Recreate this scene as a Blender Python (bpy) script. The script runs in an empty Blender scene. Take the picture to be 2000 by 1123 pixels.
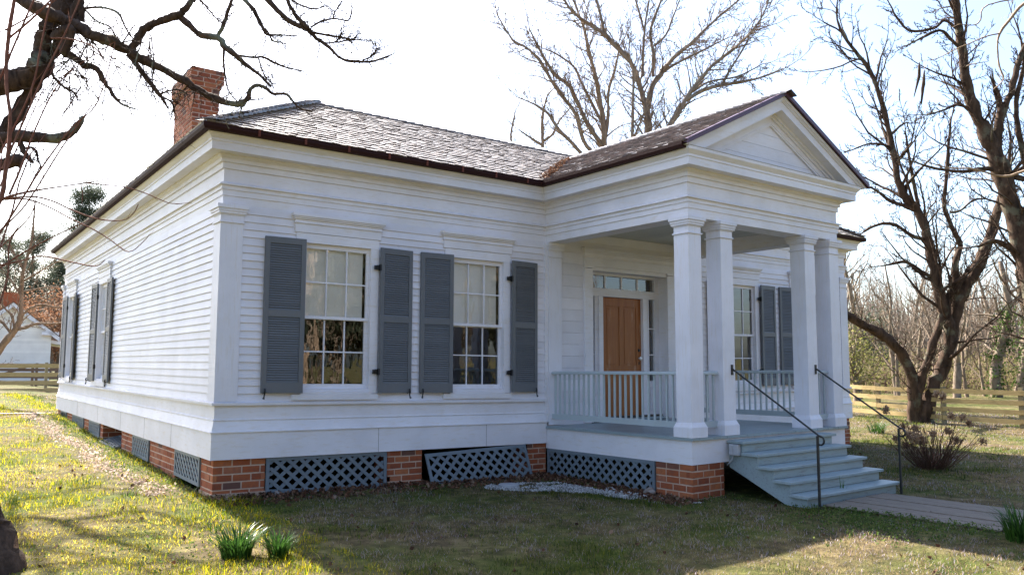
import bpy, bmesh, math, random
import numpy as np
from math import radians, sin, cos, pi, sqrt
from mathutils import Vector, Matrix
random.seed(7); RNG = np.random.default_rng(11)
scene = bpy.context.scene
COL = scene.collection
# ------------------------------------------------------------------ camera
CAM = np.array([-2.988, -10.245, 1.713]); YAW, PITCH, ROLL, FPX = radians(36.617), radians(5.396), radians(.18), 1545.2
Fv = np.array([sin(YAW)*cos(PITCH), cos(YAW)*cos(PITCH), sin(PITCH)])
_r = np.array([cos(YAW), -sin(YAW), 0]); _u = np.cross(_r, Fv)
Rv = cos(ROLL)*_r+sin(ROLL)*_u; Uv = -sin(ROLL)*_r+cos(ROLL)*_u
cd = bpy.data.cameras.new("camera"); cam = bpy.data.objects.new("camera", cd); COL.objects.link(cam)
cd.sensor_width = 36; cd.lens = 36*FPX/2000; cd.clip_end = 3000; cd.clip_start = .05
M = Matrix(((Rv[0], Uv[0], -Fv[0], CAM[0]), (Rv[1], Uv[1], -Fv[1], CAM[1]), (Rv[2], Uv[2], -Fv[2], CAM[2]), (0, 0, 0, 1)))
cam.matrix_world = M; scene.camera = cam
# ------------------------------------------------------------------ world, sun, exposure
SUN = Vector((-.05, 1.088, 1)).normalized(); ELEV = math.asin(SUN.z)
w = bpy.data.worlds.new("World"); scene.world = w; w.use_nodes = True
nt = w.node_tree; sky = nt.nodes.new('ShaderNodeTexSky'); sky.sky_type = 'NISHITA'; sky.sun_disc = False
sky.sun_elevation = ELEV; sky.sun_rotation = math.atan2(SUN.x, SUN.y); sky.air_density = 1.0; sky.dust_density = 2.6; sky.ozone_density = 2.5
nt.links.new(sky.outputs[0], nt.nodes['Background'].inputs[0]); nt.nodes['Background'].inputs[1].default_value = .10
sl = bpy.data.lights.new("sun", 'SUN'); sl.energy = 5.0; sl.angle = radians(.53); sl.color = (1, .94, .85)
so = bpy.data.objects.new("sun", sl); COL.objects.link(so); so.rotation_euler = SUN.to_track_quat('Z', 'Y').to_euler(); so.location = (0, 20, 30)
scene.view_settings.view_transform = 'Standard'; scene.view_settings.look = 'None'; scene.view_settings.gamma = 1
scene.view_settings.exposure = 2.12
# ------------------------------------------------------------------ helpers
def smooth(a, b, t):
    t = np.clip((t-a)/(b-a), 0, 1); return t*t*(3-2*t)
def g(x, y):                                   # lawn height
    x = np.asarray(x, float); y = np.asarray(y, float)
    z = .03+.019*np.clip(y, -5, 18)*(1-smooth(0, 6, x))-.024*np.clip(x, 0, 5.4)
    z = z-.006*np.clip(x-6, 0, 20)+.25*smooth(25, 60, y)*(1-smooth(0, 25, x))
    return z+.02*np.sin(x*.7+1)*np.sin(y*.6)*smooth(2, 6, np.abs(x+y)*.7)
def P(px, py, d):                              # a point d metres ahead, seen at (px, py)
    return CAM+d*(Fv+(px-1000)/FPX*Rv-(py-561.5)/FPX*Uv)
def gp(px, py):                                # a point of the lawn
    z = 0.
    for _ in range(6):
        r = Fv+(px-1000)/FPX*Rv-(py-561.5)/FPX*Uv; q = CAM+r*(z-CAM[2])/r[2]; z = float(g(q[0], q[1]))
    return np.array([q[0], q[1], z])
def hnoise(x, y, s=1., seed=0):                # value noise
    x = np.asarray(x)/s; y = np.asarray(y)/s; xi = np.floor(x).astype(int); yi = np.floor(y).astype(int)
    fx = x-xi; fy = y-yi; fx = fx*fx*(3-2*fx); fy = fy*fy*(3-2*fy)
    def h(a, b):
        n = (a*374761393+b*668265263+seed*974711) & 0xffffffff; n = ((n ^ (n >> 13))*1274126177) & 0xffffffff
        return ((n ^ (n >> 16)) & 0xffff)/65535.
    return (h(xi, yi)*(1-fx)+h(xi+1, yi)*fx)*(1-fy)+(h(xi, yi+1)*(1-fx)+h(xi+1, yi+1)*fx)*fy
def tag(o, label=None, cat=None, group=None, kind=None):
    if label: o['label'] = label
    if cat: o['category'] = cat
    if group: o['group'] = group
    if kind: o['kind'] = kind
    return o
def empty(name, loc, label, cat, group=None, kind=None):
    o = bpy.data.objects.new(name, None); COL.objects.link(o); o.location = loc; o.empty_display_size = .2
    return tag(o, label, cat, group, kind)
def link(name, me, mat, parent=None, org=None):
    if mat is not None: me.materials.append(mat)
    o = bpy.data.objects.new(name, me); COL.objects.link(o)
    if parent is not None: o.parent = parent
    elif org is not None: o.location = org
    return o
def warp(v):                                   # the old house has settled a little
    x, y, z = v[:, 0], v[:, 1], v[:, 2]
    f = np.interp(x, [-.4, 0, 5.33, 9, 14.4], [.035, .035, -.055, -.055, 0])
    f = f*np.where(y < 0, np.clip(1+y/4.4, .3, 1), np.clip(1-y/14, 0, 1))
    o = v.copy(); o[:, 2] = z+f*np.clip((3.9-z)/2.7, 0, 1); return o
class MB:
    def __init__(s): s.v = []; s.f = []
    def add(s, vs, fs):
        n = len(s.v); s.v += [tuple(map(float, a)) for a in vs]; s.f += [tuple(i+n for i in q) for q in fs]; return s
    def box(s, x0, x1, y0, y1, z0, z1):
        return s.add([(x0,y0,z0),(x1,y0,z0),(x1,y1,z0),(x0,y1,z0),(x0,y0,z1),(x1,y0,z1),(x1,y1,z1),(x0,y1,z1)],
                     [(0,3,2,1),(4,5,6,7),(0,1,5,4),(1,2,6,5),(2,3,7,6),(3,0,4,7)])
    def hexa(s, pts): return s.add(pts, [(0,3,2,1),(4,5,6,7),(0,1,5,4),(1,2,6,5),(2,3,7,6),(3,0,4,7)])
    def prism(s, poly, fn, a, b):              # poly: 2-D ring, fn(p, q, t) -> xyz
        n = len(poly); s.add([fn(p, q, a) for p, q in poly]+[fn(p, q, b) for p, q in poly],
            [tuple(range(n-1, -1, -1)), tuple(range(n, 2*n))]+[(i, (i+1) % n, n+(i+1) % n, n+i) for i in range(n)]); return s
    def bar(s, a, b, w, h, up=(0, 0, 1)):      # rectangular bar from a to b
        a = Vector(a); b = Vector(b); d = (b-a).normalized(); sd = d.cross(Vector(up)).normalized(); u = sd.cross(d)
        q = [(-w/2,-h/2),(w/2,-h/2),(w/2,h/2),(-w/2,h/2)]
        return s.hexa([a+sd*i+u*j for i, j in q]+[b+sd*i+u*j for i, j in q])
    def tube(s, pts, rad, n=8, cap=True):
        pts = [Vector(p) for p in pts]; m = len(pts); rad = rad if hasattr(rad, '__len__') else [rad]*m
        vs = []; ref = Vector((.13, .97, .2))
        for i, p in enumerate(pts):
            t = (pts[min(i+1, m-1)]-pts[max(i-1, 0)]).normalized(); a = t.cross(ref)
            if a.length < .1: a = t.cross(Vector((1, 0, 0)))
            a.normalize(); b = t.cross(a)
            vs += [p+(a*cos(2*pi*k/n)+b*sin(2*pi*k/n))*rad[i] for k in range(n)]
        fs = [(i*n+k, i*n+(k+1) % n, (i+1)*n+(k+1) % n, (i+1)*n+k) for i in range(m-1) for k in range(n)]
        if cap: fs += [tuple(range(n-1, -1, -1)), tuple((m-1)*n+k for k in range(n))]
        return s.add(vs, fs)
    def sweep(s, path, prof):                  # open path of xy corners, outward = right of travel; prof ring of (out, z)
        n = len(path); k = len(prof); vs = []
        P2 = [Vector(p) for p in path]
        for i in range(n):
            ds = []
            if i > 0: ds.append((P2[i]-P2[i-1]).normalized())
            if i < n-1: ds.append((P2[i+1]-P2[i]).normalized())
            ns = [Vector((d.y, -d.x)) for d in ds]
            m = ns[0] if len(ns) == 1 else (ns[0]+ns[1])/(1+ns[0].dot(ns[1]))
            vs += [(P2[i].x+m.x*o, P2[i].y+m.y*o, z) for o, z in prof]
        fs = [(i*k+j, i*k+(j+1) % k, (i+1)*k+(j+1) % k, (i+1)*k+j) for i in range(n-1) for j in range(k)]
        fs += [tuple(range(k-1, -1, -1)), tuple((n-1)*k+j for j in range(k))]
        return s.add(vs, fs)
    def build(s, name, mat, parent=None, org=None, smooth_=False, wp=False, bevel=0, fix=True, shift=None):
        v = np.array(s.v, float)
        if wp: v = warp(v)
        if shift is not None: v = v-np.array(shift)
        me = bpy.data.meshes.new(name); me.from_pydata([tuple(a) for a in v], [], s.f)
        if fix or bevel:
            bm = bmesh.new(); bm.from_mesh(me)
            if fix: bmesh.ops.recalc_face_normals(bm, faces=bm.faces)
            if bevel:
                bmesh.ops.bevel(bm, geom=[e for e in bm.edges if e.is_manifold and e.calc_face_angle(0) > .6], offset=bevel, segments=1, affect='EDGES', clamp_overlap=True)
            bm.to_mesh(me); bm.free()
        if smooth_: me.polygons.foreach_set('use_smooth', [True]*len(me.polygons))
        return link(name, me, mat, parent, org)
def npmesh(name, V, T, mat, parent=None, org=None, col=None):
    """triangles or quads from arrays"""
    me = bpy.data.meshes.new(name); k = T.shape[1]
    me.vertices.add(len(V)); me.vertices.foreach_set('co', V.astype(np.float32).ravel())
    me.loops.add(T.size); me.loops.foreach_set('vertex_index', T.astype(np.int32).ravel())
    me.polygons.add(len(T)); me.polygons.foreach_set('loop_start', np.arange(0, T.size, k, dtype=np.int32)); me.polygons.foreach_set('loop_total', np.full(len(T), k, np.int32))
    if col is not None:
        a = me.color_attributes.new('tint', 'FLOAT_COLOR', 'POINT'); a.data.foreach_set('color', col.astype(np.float32).ravel())
    me.update(calc_edges=True)
    return link(name, me, mat, parent, org)
# ------------------------------------------------------------------ materials
class Mat:
    def __init__(s, name, rough=.6, spec=.4):
        s.m = bpy.data.materials.new(name); s.m.use_nodes = True; s.t = s.m.node_tree; s.b = s.t.nodes['Principled BSDF']
        s.b.inputs['Roughness'].default_value = rough; s.b.inputs['Specular IOR Level'].default_value = spec
        s.tc = s.n('ShaderNodeTexCoord'); s.co = s.tc.outputs['Object']
    def n(s, t, **k):
        a = s.t.nodes.new(t)
        for q, v in k.items(): setattr(a, q, v)
        return a
    def l(s, a, b): s.t.links.new(a, b)
    def map(s, scale): a = s.n('ShaderNodeMapping'); a.inputs['Scale'].default_value = scale; s.l(s.co, a.inputs[0]); return a.outputs[0]
    def noise(s, scale, detail=4, vec=None, rough=.6):
        a = s.n('ShaderNodeTexNoise'); a.inputs['Scale'].default_value = scale; a.inputs['Detail'].default_value = detail; a.inputs['Roughness'].default_value = rough
        s.l(vec if vec is not None else s.co, a.inputs['Vector']); return a.outputs['Fac']
    def ramp(s, fac, stops):
        a = s.n('ShaderNodeValToRGB'); e = a.color_ramp.elements
        while len(e) < len(stops): e.new(.5)
        for q, (p, c) in zip(e, stops): q.position = p; q.color = tuple(c)+(1,)
        s.l(fac, a.inputs[0]); return a.outputs[0]
    def mix(s, fac, a, b, mode='MIX'):
        q = s.n('ShaderNodeMix', data_type='RGBA', blend_type=mode)
        for sock, val in ((q.inputs[0], fac), (q.inputs[6], a), (q.inputs[7], b)):
            if hasattr(val, 'is_output'): s.l(val, sock)
            elif isinstance(val, (int, float)): sock.default_value = val
            else: sock.default_value = tuple(val)+(1,)
        return q.outputs[2]
    def island(s): return s.n('ShaderNodeNewGeometry').outputs['Random Per Island']
    def col(s, c):
        if hasattr(c, 'is_output'): s.l(c, s.b.inputs['Base Color'])
        else: s.b.inputs['Base Color'].default_value = tuple(c)+(1,)
        return s
    def bump(s, h, st=.3, d=.01):
        a = s.n('ShaderNodeBump'); a.inputs['Strength'].default_value = st; a.inputs['Distance'].default_value = d; s.l(h, a.inputs['Height']); s.l(a.outputs[0], s.b.inputs['Normal']); return s
def paint(name, c, wear=.12, rough=.55, grain=(1, 1, 9), dirt=(.42, .38, .3), spec=.35):
    m = Mat(name, rough, spec); c = np.array(c)
    a = m.ramp(m.noise(1.3, 5), [(.28, c*.87), (.5, c*.97), (.72, np.minimum(c*1.05, .93))])
    st = m.ramp(m.noise(5, 6, m.map(grain), .7), [(.52, (0, 0, 0)), (.74, (min(wear, .9),)*3)])
    a = m.mix(st, a, np.array(dirt)*c/.5)
    r = m.n('ShaderNodeMath', operation='MULTIPLY_ADD'); m.l(m.island(), r.inputs[0]); r.inputs[1].default_value = .12; r.inputs[2].default_value = .90
    a = m.mix(1., a, r.outputs[0], 'MULTIPLY'); m.col(a); m.bump(m.noise(14, 5, m.map(grain)), .35, .004); return m.m
W_WALL = paint('white_paint_boards', (.79, .765, .815), .5, .5, (.7, .7, 14))
W_TRIM = paint('white_paint_trim', (.80, .775, .815), .6, .5, (1, 1, 5))
W_COL = paint('column_paint', (.775, .76, .82), .5, .5, (6, 6, .6))
G_DECK = paint('deck_paint', (.29, .35, .37), .5, .38, (8, 1, 1), (.5, .45, .4))
G_STEP = paint('step_paint', (.30, .37, .39), 1.0, .4, (1, 8, 8), (.3, .22, .18))
G_RAIL = paint('rail_paint', (.47, .53, .55), .3, .45, (4, 4, 4))
G_SHUT = paint('shutter_paint', (.150, .157, .170), .3, .5, (5, 5, 2))
G_LAT = paint('lattice_paint', (.165, .20, .23), .3, .5, (5, 5, 5), (.4, .35, .3))
M_CEIL = paint('porch_ceiling_paint', (.62, .62, .58), .1, .6)
M_IN = paint('interior_wall', (.16, .10, .07), .1, .8)
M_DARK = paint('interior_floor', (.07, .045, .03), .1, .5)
M_SHADE = paint('roller_shade_cloth', (.93, .92, .89), .03, .8, (2, 2, 2))
M_BRN = paint('brown_gutter_metal', (.034, .012, .010), .12, .65, (2, 2, 2), (.5, .2, .15), .12)
M_PUR = paint('rake_flashing_metal', (.10, .045, .075), .1, .35, (2, 2, 2))
M_BLK = Mat('black_iron', .45, .5).col((.012, .012, .014)).m
M_DOOR = (lambda m: (m.col(m.mix(m.ramp(m.noise(6, 6, m.map((1, 1, .18)), .7), [(.60, (0, 0, 0)), (.74, (.45, .45, .45))]), m.ramp(m.noise(4, 5, m.map((6, 6, .5))), [(.3, (.27, .085, .018)), (.7, (.36, .125, .028))]), (.48, .36, .27))), m.bump(m.noise(20, 4, m.map((6, 6, .6))), .3, .003), m.m)[-1])(Mat('stained_door_wood', .45, .4))
def mk_brick():
    m = Mat('brick', .85, .2)
    a = m.ramp(m.island(), [(0, (.09, .035, .028)), (.07, (.16, .085, .065)), (.16, (.26, .07, .032)), (.6, (.36, .10, .04)), (.85, (.44, .15, .06)), (1, (.33, .13, .08))])
    a = m.mix(m.ramp(m.noise(16, 6), [(.4, (0, 0, 0)), (.75, (.55,)*3)]), a, (.14, .07, .055)); m.col(a); m.bump(m.noise(60, 5), .6, .004); return m.m
M_BRICK = mk_brick()
M_MORT = (lambda m: (m.col(m.ramp(m.noise(9, 5), [(.3, (.46, .30, .22)), (.7, (.58, .43, .33))])), m.bump(m.noise(80, 4), .5, .004), m.m)[-1])(Mat('mortar', .95, .1))
def mk_shingle():
    m = Mat('cedar_shingle', .38, 1.0); m.b.inputs['Coat Weight'].default_value = .6; m.b.inputs['Coat Roughness'].default_value = .36; m.b.inputs['Sheen Weight'].default_value = .45; m.b.inputs['Sheen Roughness'].default_value = .35; m.b.inputs['Sheen Tint'].default_value = (1, .95, .92, 1)
    a = m.ramp(m.island(), [(0, (.03, .018, .014)), (.4, (.08, .05, .042)), (.8, (.15, .10, .085)), (1, (.22, .16, .14))])
    a = m.mix(m.ramp(m.noise(3, 5), [(.4, (0, 0, 0)), (.7, (.5,)*3)]), a, (.085, .06, .05)); m.col(a)
    r = m.n('ShaderNodeMapRange'); m.l(m.island(), r.inputs[0]); r.inputs[3].default_value = .32; r.inputs[4].default_value = .5; m.l(r.outputs[0], m.b.inputs['Roughness'])
    m.bump(m.noise(30, 4, m.map((3, 3, 3))), .35, .005); return m.m
M_SHIN = mk_shingle()
def mk_glass():
    m = Mat('old_window_glass'); t = m.t; t.nodes.remove(m.b); out = [n for n in t.nodes if n.type == 'OUTPUT_MATERIAL'][0]
    tr = m.n('ShaderNodeBsdfTransparent'); tr.inputs[0].default_value = (.99, 1, .99, 1)
    gl = m.n('ShaderNodeBsdfGlossy'); gl.inputs['Roughness'].default_value = 0.0; gl.inputs[0].default_value = (1, 1, 1, 1)
    bp = m.n('ShaderNodeBump'); bp.inputs['Strength'].default_value = .10; bp.inputs['Distance'].default_value = .02; m.l(m.noise(5.5, 2, m.map((1, 1, .5))), bp.inputs['Height']); m.l(bp.outputs[0], gl.inputs['Normal'])
    fr = m.n('ShaderNodeFresnel'); fr.inputs[0].default_value = 1.5
    mu = m.n('ShaderNodeMath', operation='MULTIPLY_ADD', use_clamp=True); m.l(fr.outputs[0], mu.inputs[0]); mu.inputs[1].default_value = 1.7; mu.inputs[2].default_value = .03
    mx = m.n('ShaderNodeMixShader'); m.l(mu.outputs[0], mx.inputs[0]); m.l(tr.outputs[0], mx.inputs[1]); m.l(gl.outputs[0], mx.inputs[2]); m.l(mx.outputs[0], out.inputs[0]); return m.m
M_GLASS = mk_glass()
def mk_bark(name, c0, c1, lichen=None, scale=10):
    m = Mat(name, .9, .15); n = m.noise(scale, 6, m.map((1, 1, .35)), .7)
    a = m.ramp(n, [(.3, c0), (.68, c1)])
    if lichen: a = m.mix(m.ramp(m.noise(2.2, 6), [(.55, (0, 0, 0)), (.64, (.8,)*3)]), a, lichen)
    m.col(a); m.bump(n, .9, .03); return m.m
BK_NEAR = mk_bark('lichened_bark', (.028, .018, .013), (.12, .075, .052), (.22, .23, .17), 16)
BK_RED = mk_bark('red_shoot_bark', (.16, .06, .045), (.28, .14, .10), None, 30)
BK_F = mk_bark('rough_bark', (.022, .014, .010), (.115, .072, .048), (.14, .13, .09), 7)
BK_C = mk_bark('grey_tan_bark', (.14, .10, .075), (.33, .25, .19), (.24, .22, .18), 5)
BK_W = mk_bark('woodland_bark', (.10, .072, .05), (.30, .23, .17), (.19, .18, .13), 3)
BK_T = mk_bark('tan_twig_bark', (.22, .15, .10), (.40, .29, .20), None, 10)
def foliage(name, stops, trans=.5, use_attr=False, rough=.6):
    m = Mat(name, rough, .12); out = [n for n in m.t.nodes if n.type == 'OUTPUT_MATERIAL'][0]
    if use_attr:
        at = m.n('ShaderNodeAttribute'); at.attribute_name = 'tint'; c = at.outputs['Color']
    else: c = m.ramp(m.island(), stops)
    m.col(c); tl = m.n('ShaderNodeBsdfTranslucent'); m.l(c, tl.inputs[0]); mx = m.n('ShaderNodeMixShader'); mx.inputs[0].default_value = trans
    m.l(m.b.outputs[0], mx.inputs[1]); m.l(tl.outputs[0], mx.inputs[2]); m.l(mx.outputs[0], out.inputs[0]); return m.m
F_GRASS = foliage('grass_blades', None, .62, True, .5)
F_DAFF = foliage('daffodil_leaf', [(0, (.018, .045, .010)), (.5, (.035, .09, .015)), (1, (.075, .16, .025))], .35, rough=.3)
F_PINE = foliage('pine_needles', [(0, (.05, .065, .045)), (.5, (.08, .10, .065)), (1, (.13, .14, .09))], .3)
F_OAK = foliage('dead_oak_leaves', [(0, (.13, .06, .035)), (.5, (.22, .11, .06)), (1, (.30, .18, .11))], .4)
F_BRUSH = foliage('undergrowth_leaves', [(0, (.09, .10, .03)), (.5, (.17, .17, .05)), (1, (.26, .23, .09))], .45)
F_IVY = foliage('ivy_leaves', [(0, (.03, .06, .015)), (1, (.09, .14, .03))], .4)
F_CLOV = foliage('clover_leaves', [(0, (.04, .08, .02)), (.5, (.09, .14, .03)), (1, (.20, .24, .07))], .5)
F_LITTER = foliage('fallen_leaf', [(0, (.05, .025, .018)), (.5, (.13, .06, .035)), (.85, (.22, .12, .07)), (1, (.34, .24, .17))], .2)
F_HYD = foliage('dried_petals', [(0, (.30, .18, .11)), (1, (.55, .38, .24))], .4)
def mk_ground():
    m = Mat('lawn_soil', .95, .1)
    n1 = m.noise(.55, 6); n2 = m.noise(6, 6)
    a = m.ramp(n2, [(.25, (.04, .028, .018)), (.5, (.12, .09, .045)), (.75, (.26, .20, .10))])
    b = m.ramp(n2, [(.25, (.022, .03, .008)), (.6, (.085, .10, .02)), (.8, (.19, .18, .04))])
    m.col(m.mix(m.ramp(n1, [(.42, (0, 0, 0)), (.6, (1, 1, 1))]), a, b)); m.bump(m.noise(40, 6), 1., .03); return m.m
M_GROUND = mk_ground()
def plank(name, c0, c1, ax=(1, 1, 1)):
    m = Mat(name, .75, .25); n = m.noise(5, 6, m.map(ax), .7); r = m.n('ShaderNodeMath', operation='MULTIPLY_ADD'); m.l(m.island(), r.inputs[0]); r.inputs[1].default_value = .35; r.inputs[2].default_value = .8
    m.col(m.mix(1., m.ramp(n, [(.3, c0), (.7, c1)]), r.outputs[0], 'MULTIPLY')); m.bump(n, .4, .006); return m.m
M_WALK = plank('weathered_plank', (.085, .065, .05), (.25, .20, .155), (14, 1, 14))
M_FENCE = plank('fence_timber', (.28, .195, .075), (.48, .36, .17), (1, 1, 9))
M_POST = plank('fence_post_timber', (.18, .15, .09), (.30, .25, .15), (9, 9, 1))
M_OLDF = plank('old_fence_timber', (.10, .06, .045), (.2, .13, .09), (1, 1, 9))
M_GRAV = (lambda m: (m.col(m.ramp(m.island(), [(0, (.12, .11, .10)), (.4, (.36, .35, .34)), (1, (.62, .61, .6))])), m.m)[-1])(Mat('gravel_stone', .8, .3))
M_ROCK = (lambda m: (m.col(m.ramp(m.noise(8, 5), [(.3, (.16, .13, .11)), (.7, (.33, .29, .26))])), m.bump(m.noise(20, 5), .8, .01), m.m)[-1])(Mat('rock', .9, .2))
M_GREY = Mat('grey_metal_box', .3, .6).col((.42, .43, .46)).m
M_PORC = Mat('white_porcelain', .15, .6).col((.85, .85, .85)).m
M_PAPER = Mat('paper_sheet', .7, .2).col((.8, .8, .8)).m
M_INK = Mat('printed_ink', .7, .2).col((.25, .27, .33)).m
M_POT = Mat('orange_cloth', .7, .2).col((.55, .09, .03)).m
M_CHAIRW = plank('chair_wood', (.3, .2, .1), (.5, .36, .2))
# ================================================================== SETTING: ground
def grid_axis(c, fine, r1, far):
    a = list(np.arange(-r1, r1+1e-6, fine)); s = fine; x = r1
    while x < far: s *= 1.25; x += s; a.append(x); a.insert(0, -x)
    return np.array(a)+c
gx = grid_axis(6, .4, 14, 900); gy = grid_axis(3, .4, 14, 900)
GX, GY = np.meshgrid(gx, gy, indexing='ij'); GZ = g(GX, GY)+(hnoise(GX, GY, .9, 3)-.5)*.03
inside = (GX > .1) & (GX < 14.3) & (GY > .1) & (GY < 13.8); GZ = np.where(inside, GZ-.25, GZ)
nx, ny = GX.shape; idx = np.arange(nx*ny).reshape(nx, ny)
ground = npmesh('ground', np.stack([GX, GY, GZ], -1).reshape(-1, 3), np.stack([idx[:-1, :-1], idx[1:, :-1], idx[1:, 1:], idx[:-1, 1:]], -1).reshape(-1, 4), M_GROUND)
tag(ground, 'lawn of dormant tan and green grass around the cottage', kind='structure')
ground.data.polygons.foreach_set('use_smooth', [True]*len(ground.data.polygons))
# ================================================================== THE COTTAGE
XA, XB, PP, W, D = 5.328, 8.988, 3.089, 14.42, 13.96
house = empty('cottage', (0, 0, 0), 'white clapboard Greek Revival cottage with columned porch and brown shingle roof', 'house')
def HB(mb, name, mat, parent=None, **k):
    k.setdefault('wp', True); return mb.build(name, mat, parent or house, **k)
PATH = [(0, D), (0, 0), (XA, 0), (XA, -PP), (XB, -PP), (XB, 0), (W, 0), (W, D)]
def FR(u, v, z): return (u, -v, z)              # on the front wall: along, out, up
def LF(u, v, z): return (-v, u, z)              # on the left wall
def RT(u, v, z): return (W+v, u, z)
# windows: opening (u0,u1), z0..z1
WZ0, WZ1 = 1.335, 3.30
FWIN = [(1.105, 2.09), (3.455, 4.44), (9.96, 10.945), (12.32, 13.305)]
LWIN = [(7.41, 8.40), (11.78, 12.77)]
DOOR = (6.36, 8.26)
def boards(mb, fr, u0, u1, z0, z1, n, holes, tlap=.021, joints=True, seed=1):
    rnd = random.Random(seed); e = (z1-z0)/n
    for i in range(n):
        a, b = z0+i*e, z0+(i+1)*e; segs = [(u0, u1)]
        for (h0, h1, hz0, hz1) in holes:
            if b > hz0+.01 and a < hz1-.01:
                ns = []
                for s0, s1 in segs:
                    if h1 <= s0 or h0 >= s1: ns.append((s0, s1)); continue
                    if h0 > s0: ns.append((s0, h0))
                    if h1 < s1: ns.append((h1, s1))
                segs = ns
        for s0, s1 in segs:
            cuts = [s0]
            while joints and s1-cuts[-1] > 3.2 and rnd.random() < .85: cuts.append(cuts[-1]+rnd.uniform(1.2, 3.0))
            cuts.append(s1)
            for c0, c1 in zip(cuts[:-1], cuts[1:]):
                dv = rnd.uniform(-.0015, .002); dz = rnd.uniform(-.003, .003); t = tlap+dv
                p = [fr(c0, t, a+dz), fr(c1-.0015, t, a+rnd.uniform(-.003, .003)), fr(c1-.0015, -.03, a), fr(c0, -.03, a), fr(c0, .002, b+.012), fr(c1-.0015, .002, b+.012), fr(c1-.0015, -.03, b), fr(c0, -.03, b)]
                mb.hexa(p)
hole = lambda w_: (w_[0]-.06, w_[1]+.06, WZ0-.05, WZ1+.05)
mb = MB(); boards(mb, FR, .2625, XA+.03, 1.172, 3.722, 25, [hole(q) for q in FWIN[:2]], seed=2); HB(mb, 'weatherboard_wall', W_WALL); mb = MB()
boards(mb, FR, XB-.02, W-.2625, 1.172, 3.722, 25, [hole(q) for q in FWIN[2:]], seed=3); HB(mb, 'weatherboard_wall', W_WALL)
mb = MB(); boards(mb, LF, .2625, D-.2625, 1.172, 3.722, 25, [hole(q) for q in LWIN], seed=4); HB(mb, 'weatherboard_wall', W_WALL)
mb = MB(); boards(mb, RT, .29, D-.29, 1.172, 3.722, 25, [], seed=5)
mb.box(.02, W-.02, D-.03, D, .3, 3.72); HB(mb, 'weatherboard_wall', W_WALL)
mb = MB()                                       # flush boards behind the porch
for i in range(18):
    a, b = .70+i*.194, .70+(i+1)*.194-.003
    for s0, s1 in ([(XA+.03, XB-.02)] if a > 3.33 else [(XA+.03, DOOR[0]-.02), (DOOR[1]+.02, XB-.02)]):
        mb.box(s0, s1, -.004-.002*random.random(), .03, a, b)
HB(mb, 'porch_wall', W_WALL)
# skirt, water table, belt
SK = [(-.03, .46), (.05, .456), (.05, .788), (.068, .79), (.068, .802), (.05, .806), (.018, .936), (.03, .94), (.03, .950), (.012, .954), (.012, 1.124), (.055, 1.128), (.058, 1.16), (.02, 1.174), (-.03, 1.174)]
mb = MB(); mb.sweep([(0, D), (0, 0), (XA-.02, 0)], SK); mb.sweep([(XB+.05, 0), (W, 0), (W, D)], SK); HB(mb, 'water_table', W_TRIM)
for x in (2.25, 4.1): mb = MB(); mb.box(x, x+.004, -.0515, -.04, .46, .786); HB(mb, 'board_joint', M_DARK)
for y in (1.9, 3.6, 5.5, 7.8, 10.4): mb = MB(); mb.box(-.0515, -.04, y, y+.005, .46, .786); HB(mb, 'board_joint', M_DARK)
# entablature
EN = [(-.32, 3.717), (0, 3.717), (0, 3.835), (.014, 3.838), (.014, 3.913), (.03, 3.916), (.03, 3.965), (.062, 3.972), (.062, 3.985), (.02, 4.008), (0, 4.01), (0, 4.185), (.024, 4.19), (.024, 4.265), (.05, 4.27), (.05, 4.318), (.085, 4.345), (.085, 4.369),
      (.226, 4.369), (.226, 4.472), (.238, 4.477), (.238, 4.507), (.25, 4.52), (.285, 4.56), (.29, 4.60), (-.32, 4.60)]
mb = MB(); mb.sweep(PATH, EN); HB(mb, 'entablature', W_TRIM)
# gutters on the eaves (none across the pediment)
GU = [(.275, 4.572), (.36, 4.572), (.375, 4.61), (.375, 4.655), (.35, 4.655), (.345, 4.60), (.275, 4.60)]
g1 = MB(); g1.sweep([(0, D), (0, 0), (XA, 0), (XA, -PP-.24)], GU); HB(g1, 'gutter', M_BRN)
g1 = MB(); g1.sweep([(XB, -PP-.24), (XB, 0), (W, 0), (W, D)], GU); HB(g1, 'gutter', M_BRN)
M_RUST = plank('rusty_metal', (.11, .03, .02), (.17, .05, .03))
for x in np.arange(.3, 5, .62): br = MB(); br.box(x, x+.03, -.385, -.37, 4.575, 4.66); HB(br, 'gutter_bracket', M_RUST)
# pilasters at the corners
def cap_profile(mb, bx, z, proj=1.0):           # bx: x0,x1,y0,y1 of the shaft; square capital below height z
    x0, x1, y0, y1 = bx
    for o, a, b in ((.018, z-.235, z-.215), (.012, z-.13, z-.115), (.03, z-.115, z-.085), (.04, z-.085, z-.05), (.055, z-.05, z)):
        o *= proj; mb.box(x0-o, x1+o, y0-o, y1+o, a, b)
def pil(x0, x1, y0, y1, z0, name='pilaster'):
    mb = MB(); mb.box(x0, x1, y0, y1, z0, 3.7155); cap_profile(mb, (x0, x1, y0, y1), 3.715); HB(mb, name, W_COL)
pil(-.028, .262, -.028, .262, 1.176); pil(W-.262, W+.028, -.028, .262, 1.176); pil(-.028, .2, D-.262, D+.02, 1.176)
pil(XA+.03, XA+.31, -.05, .1, .745); pil(XB-.30, XB-.02, -.05, .1, .745)
mb = MB(); mb.box(XA-.04, XA+.028, -.035, .05, .80, 3.716); HB(mb, 'corner_board', W_TRIM)
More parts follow.
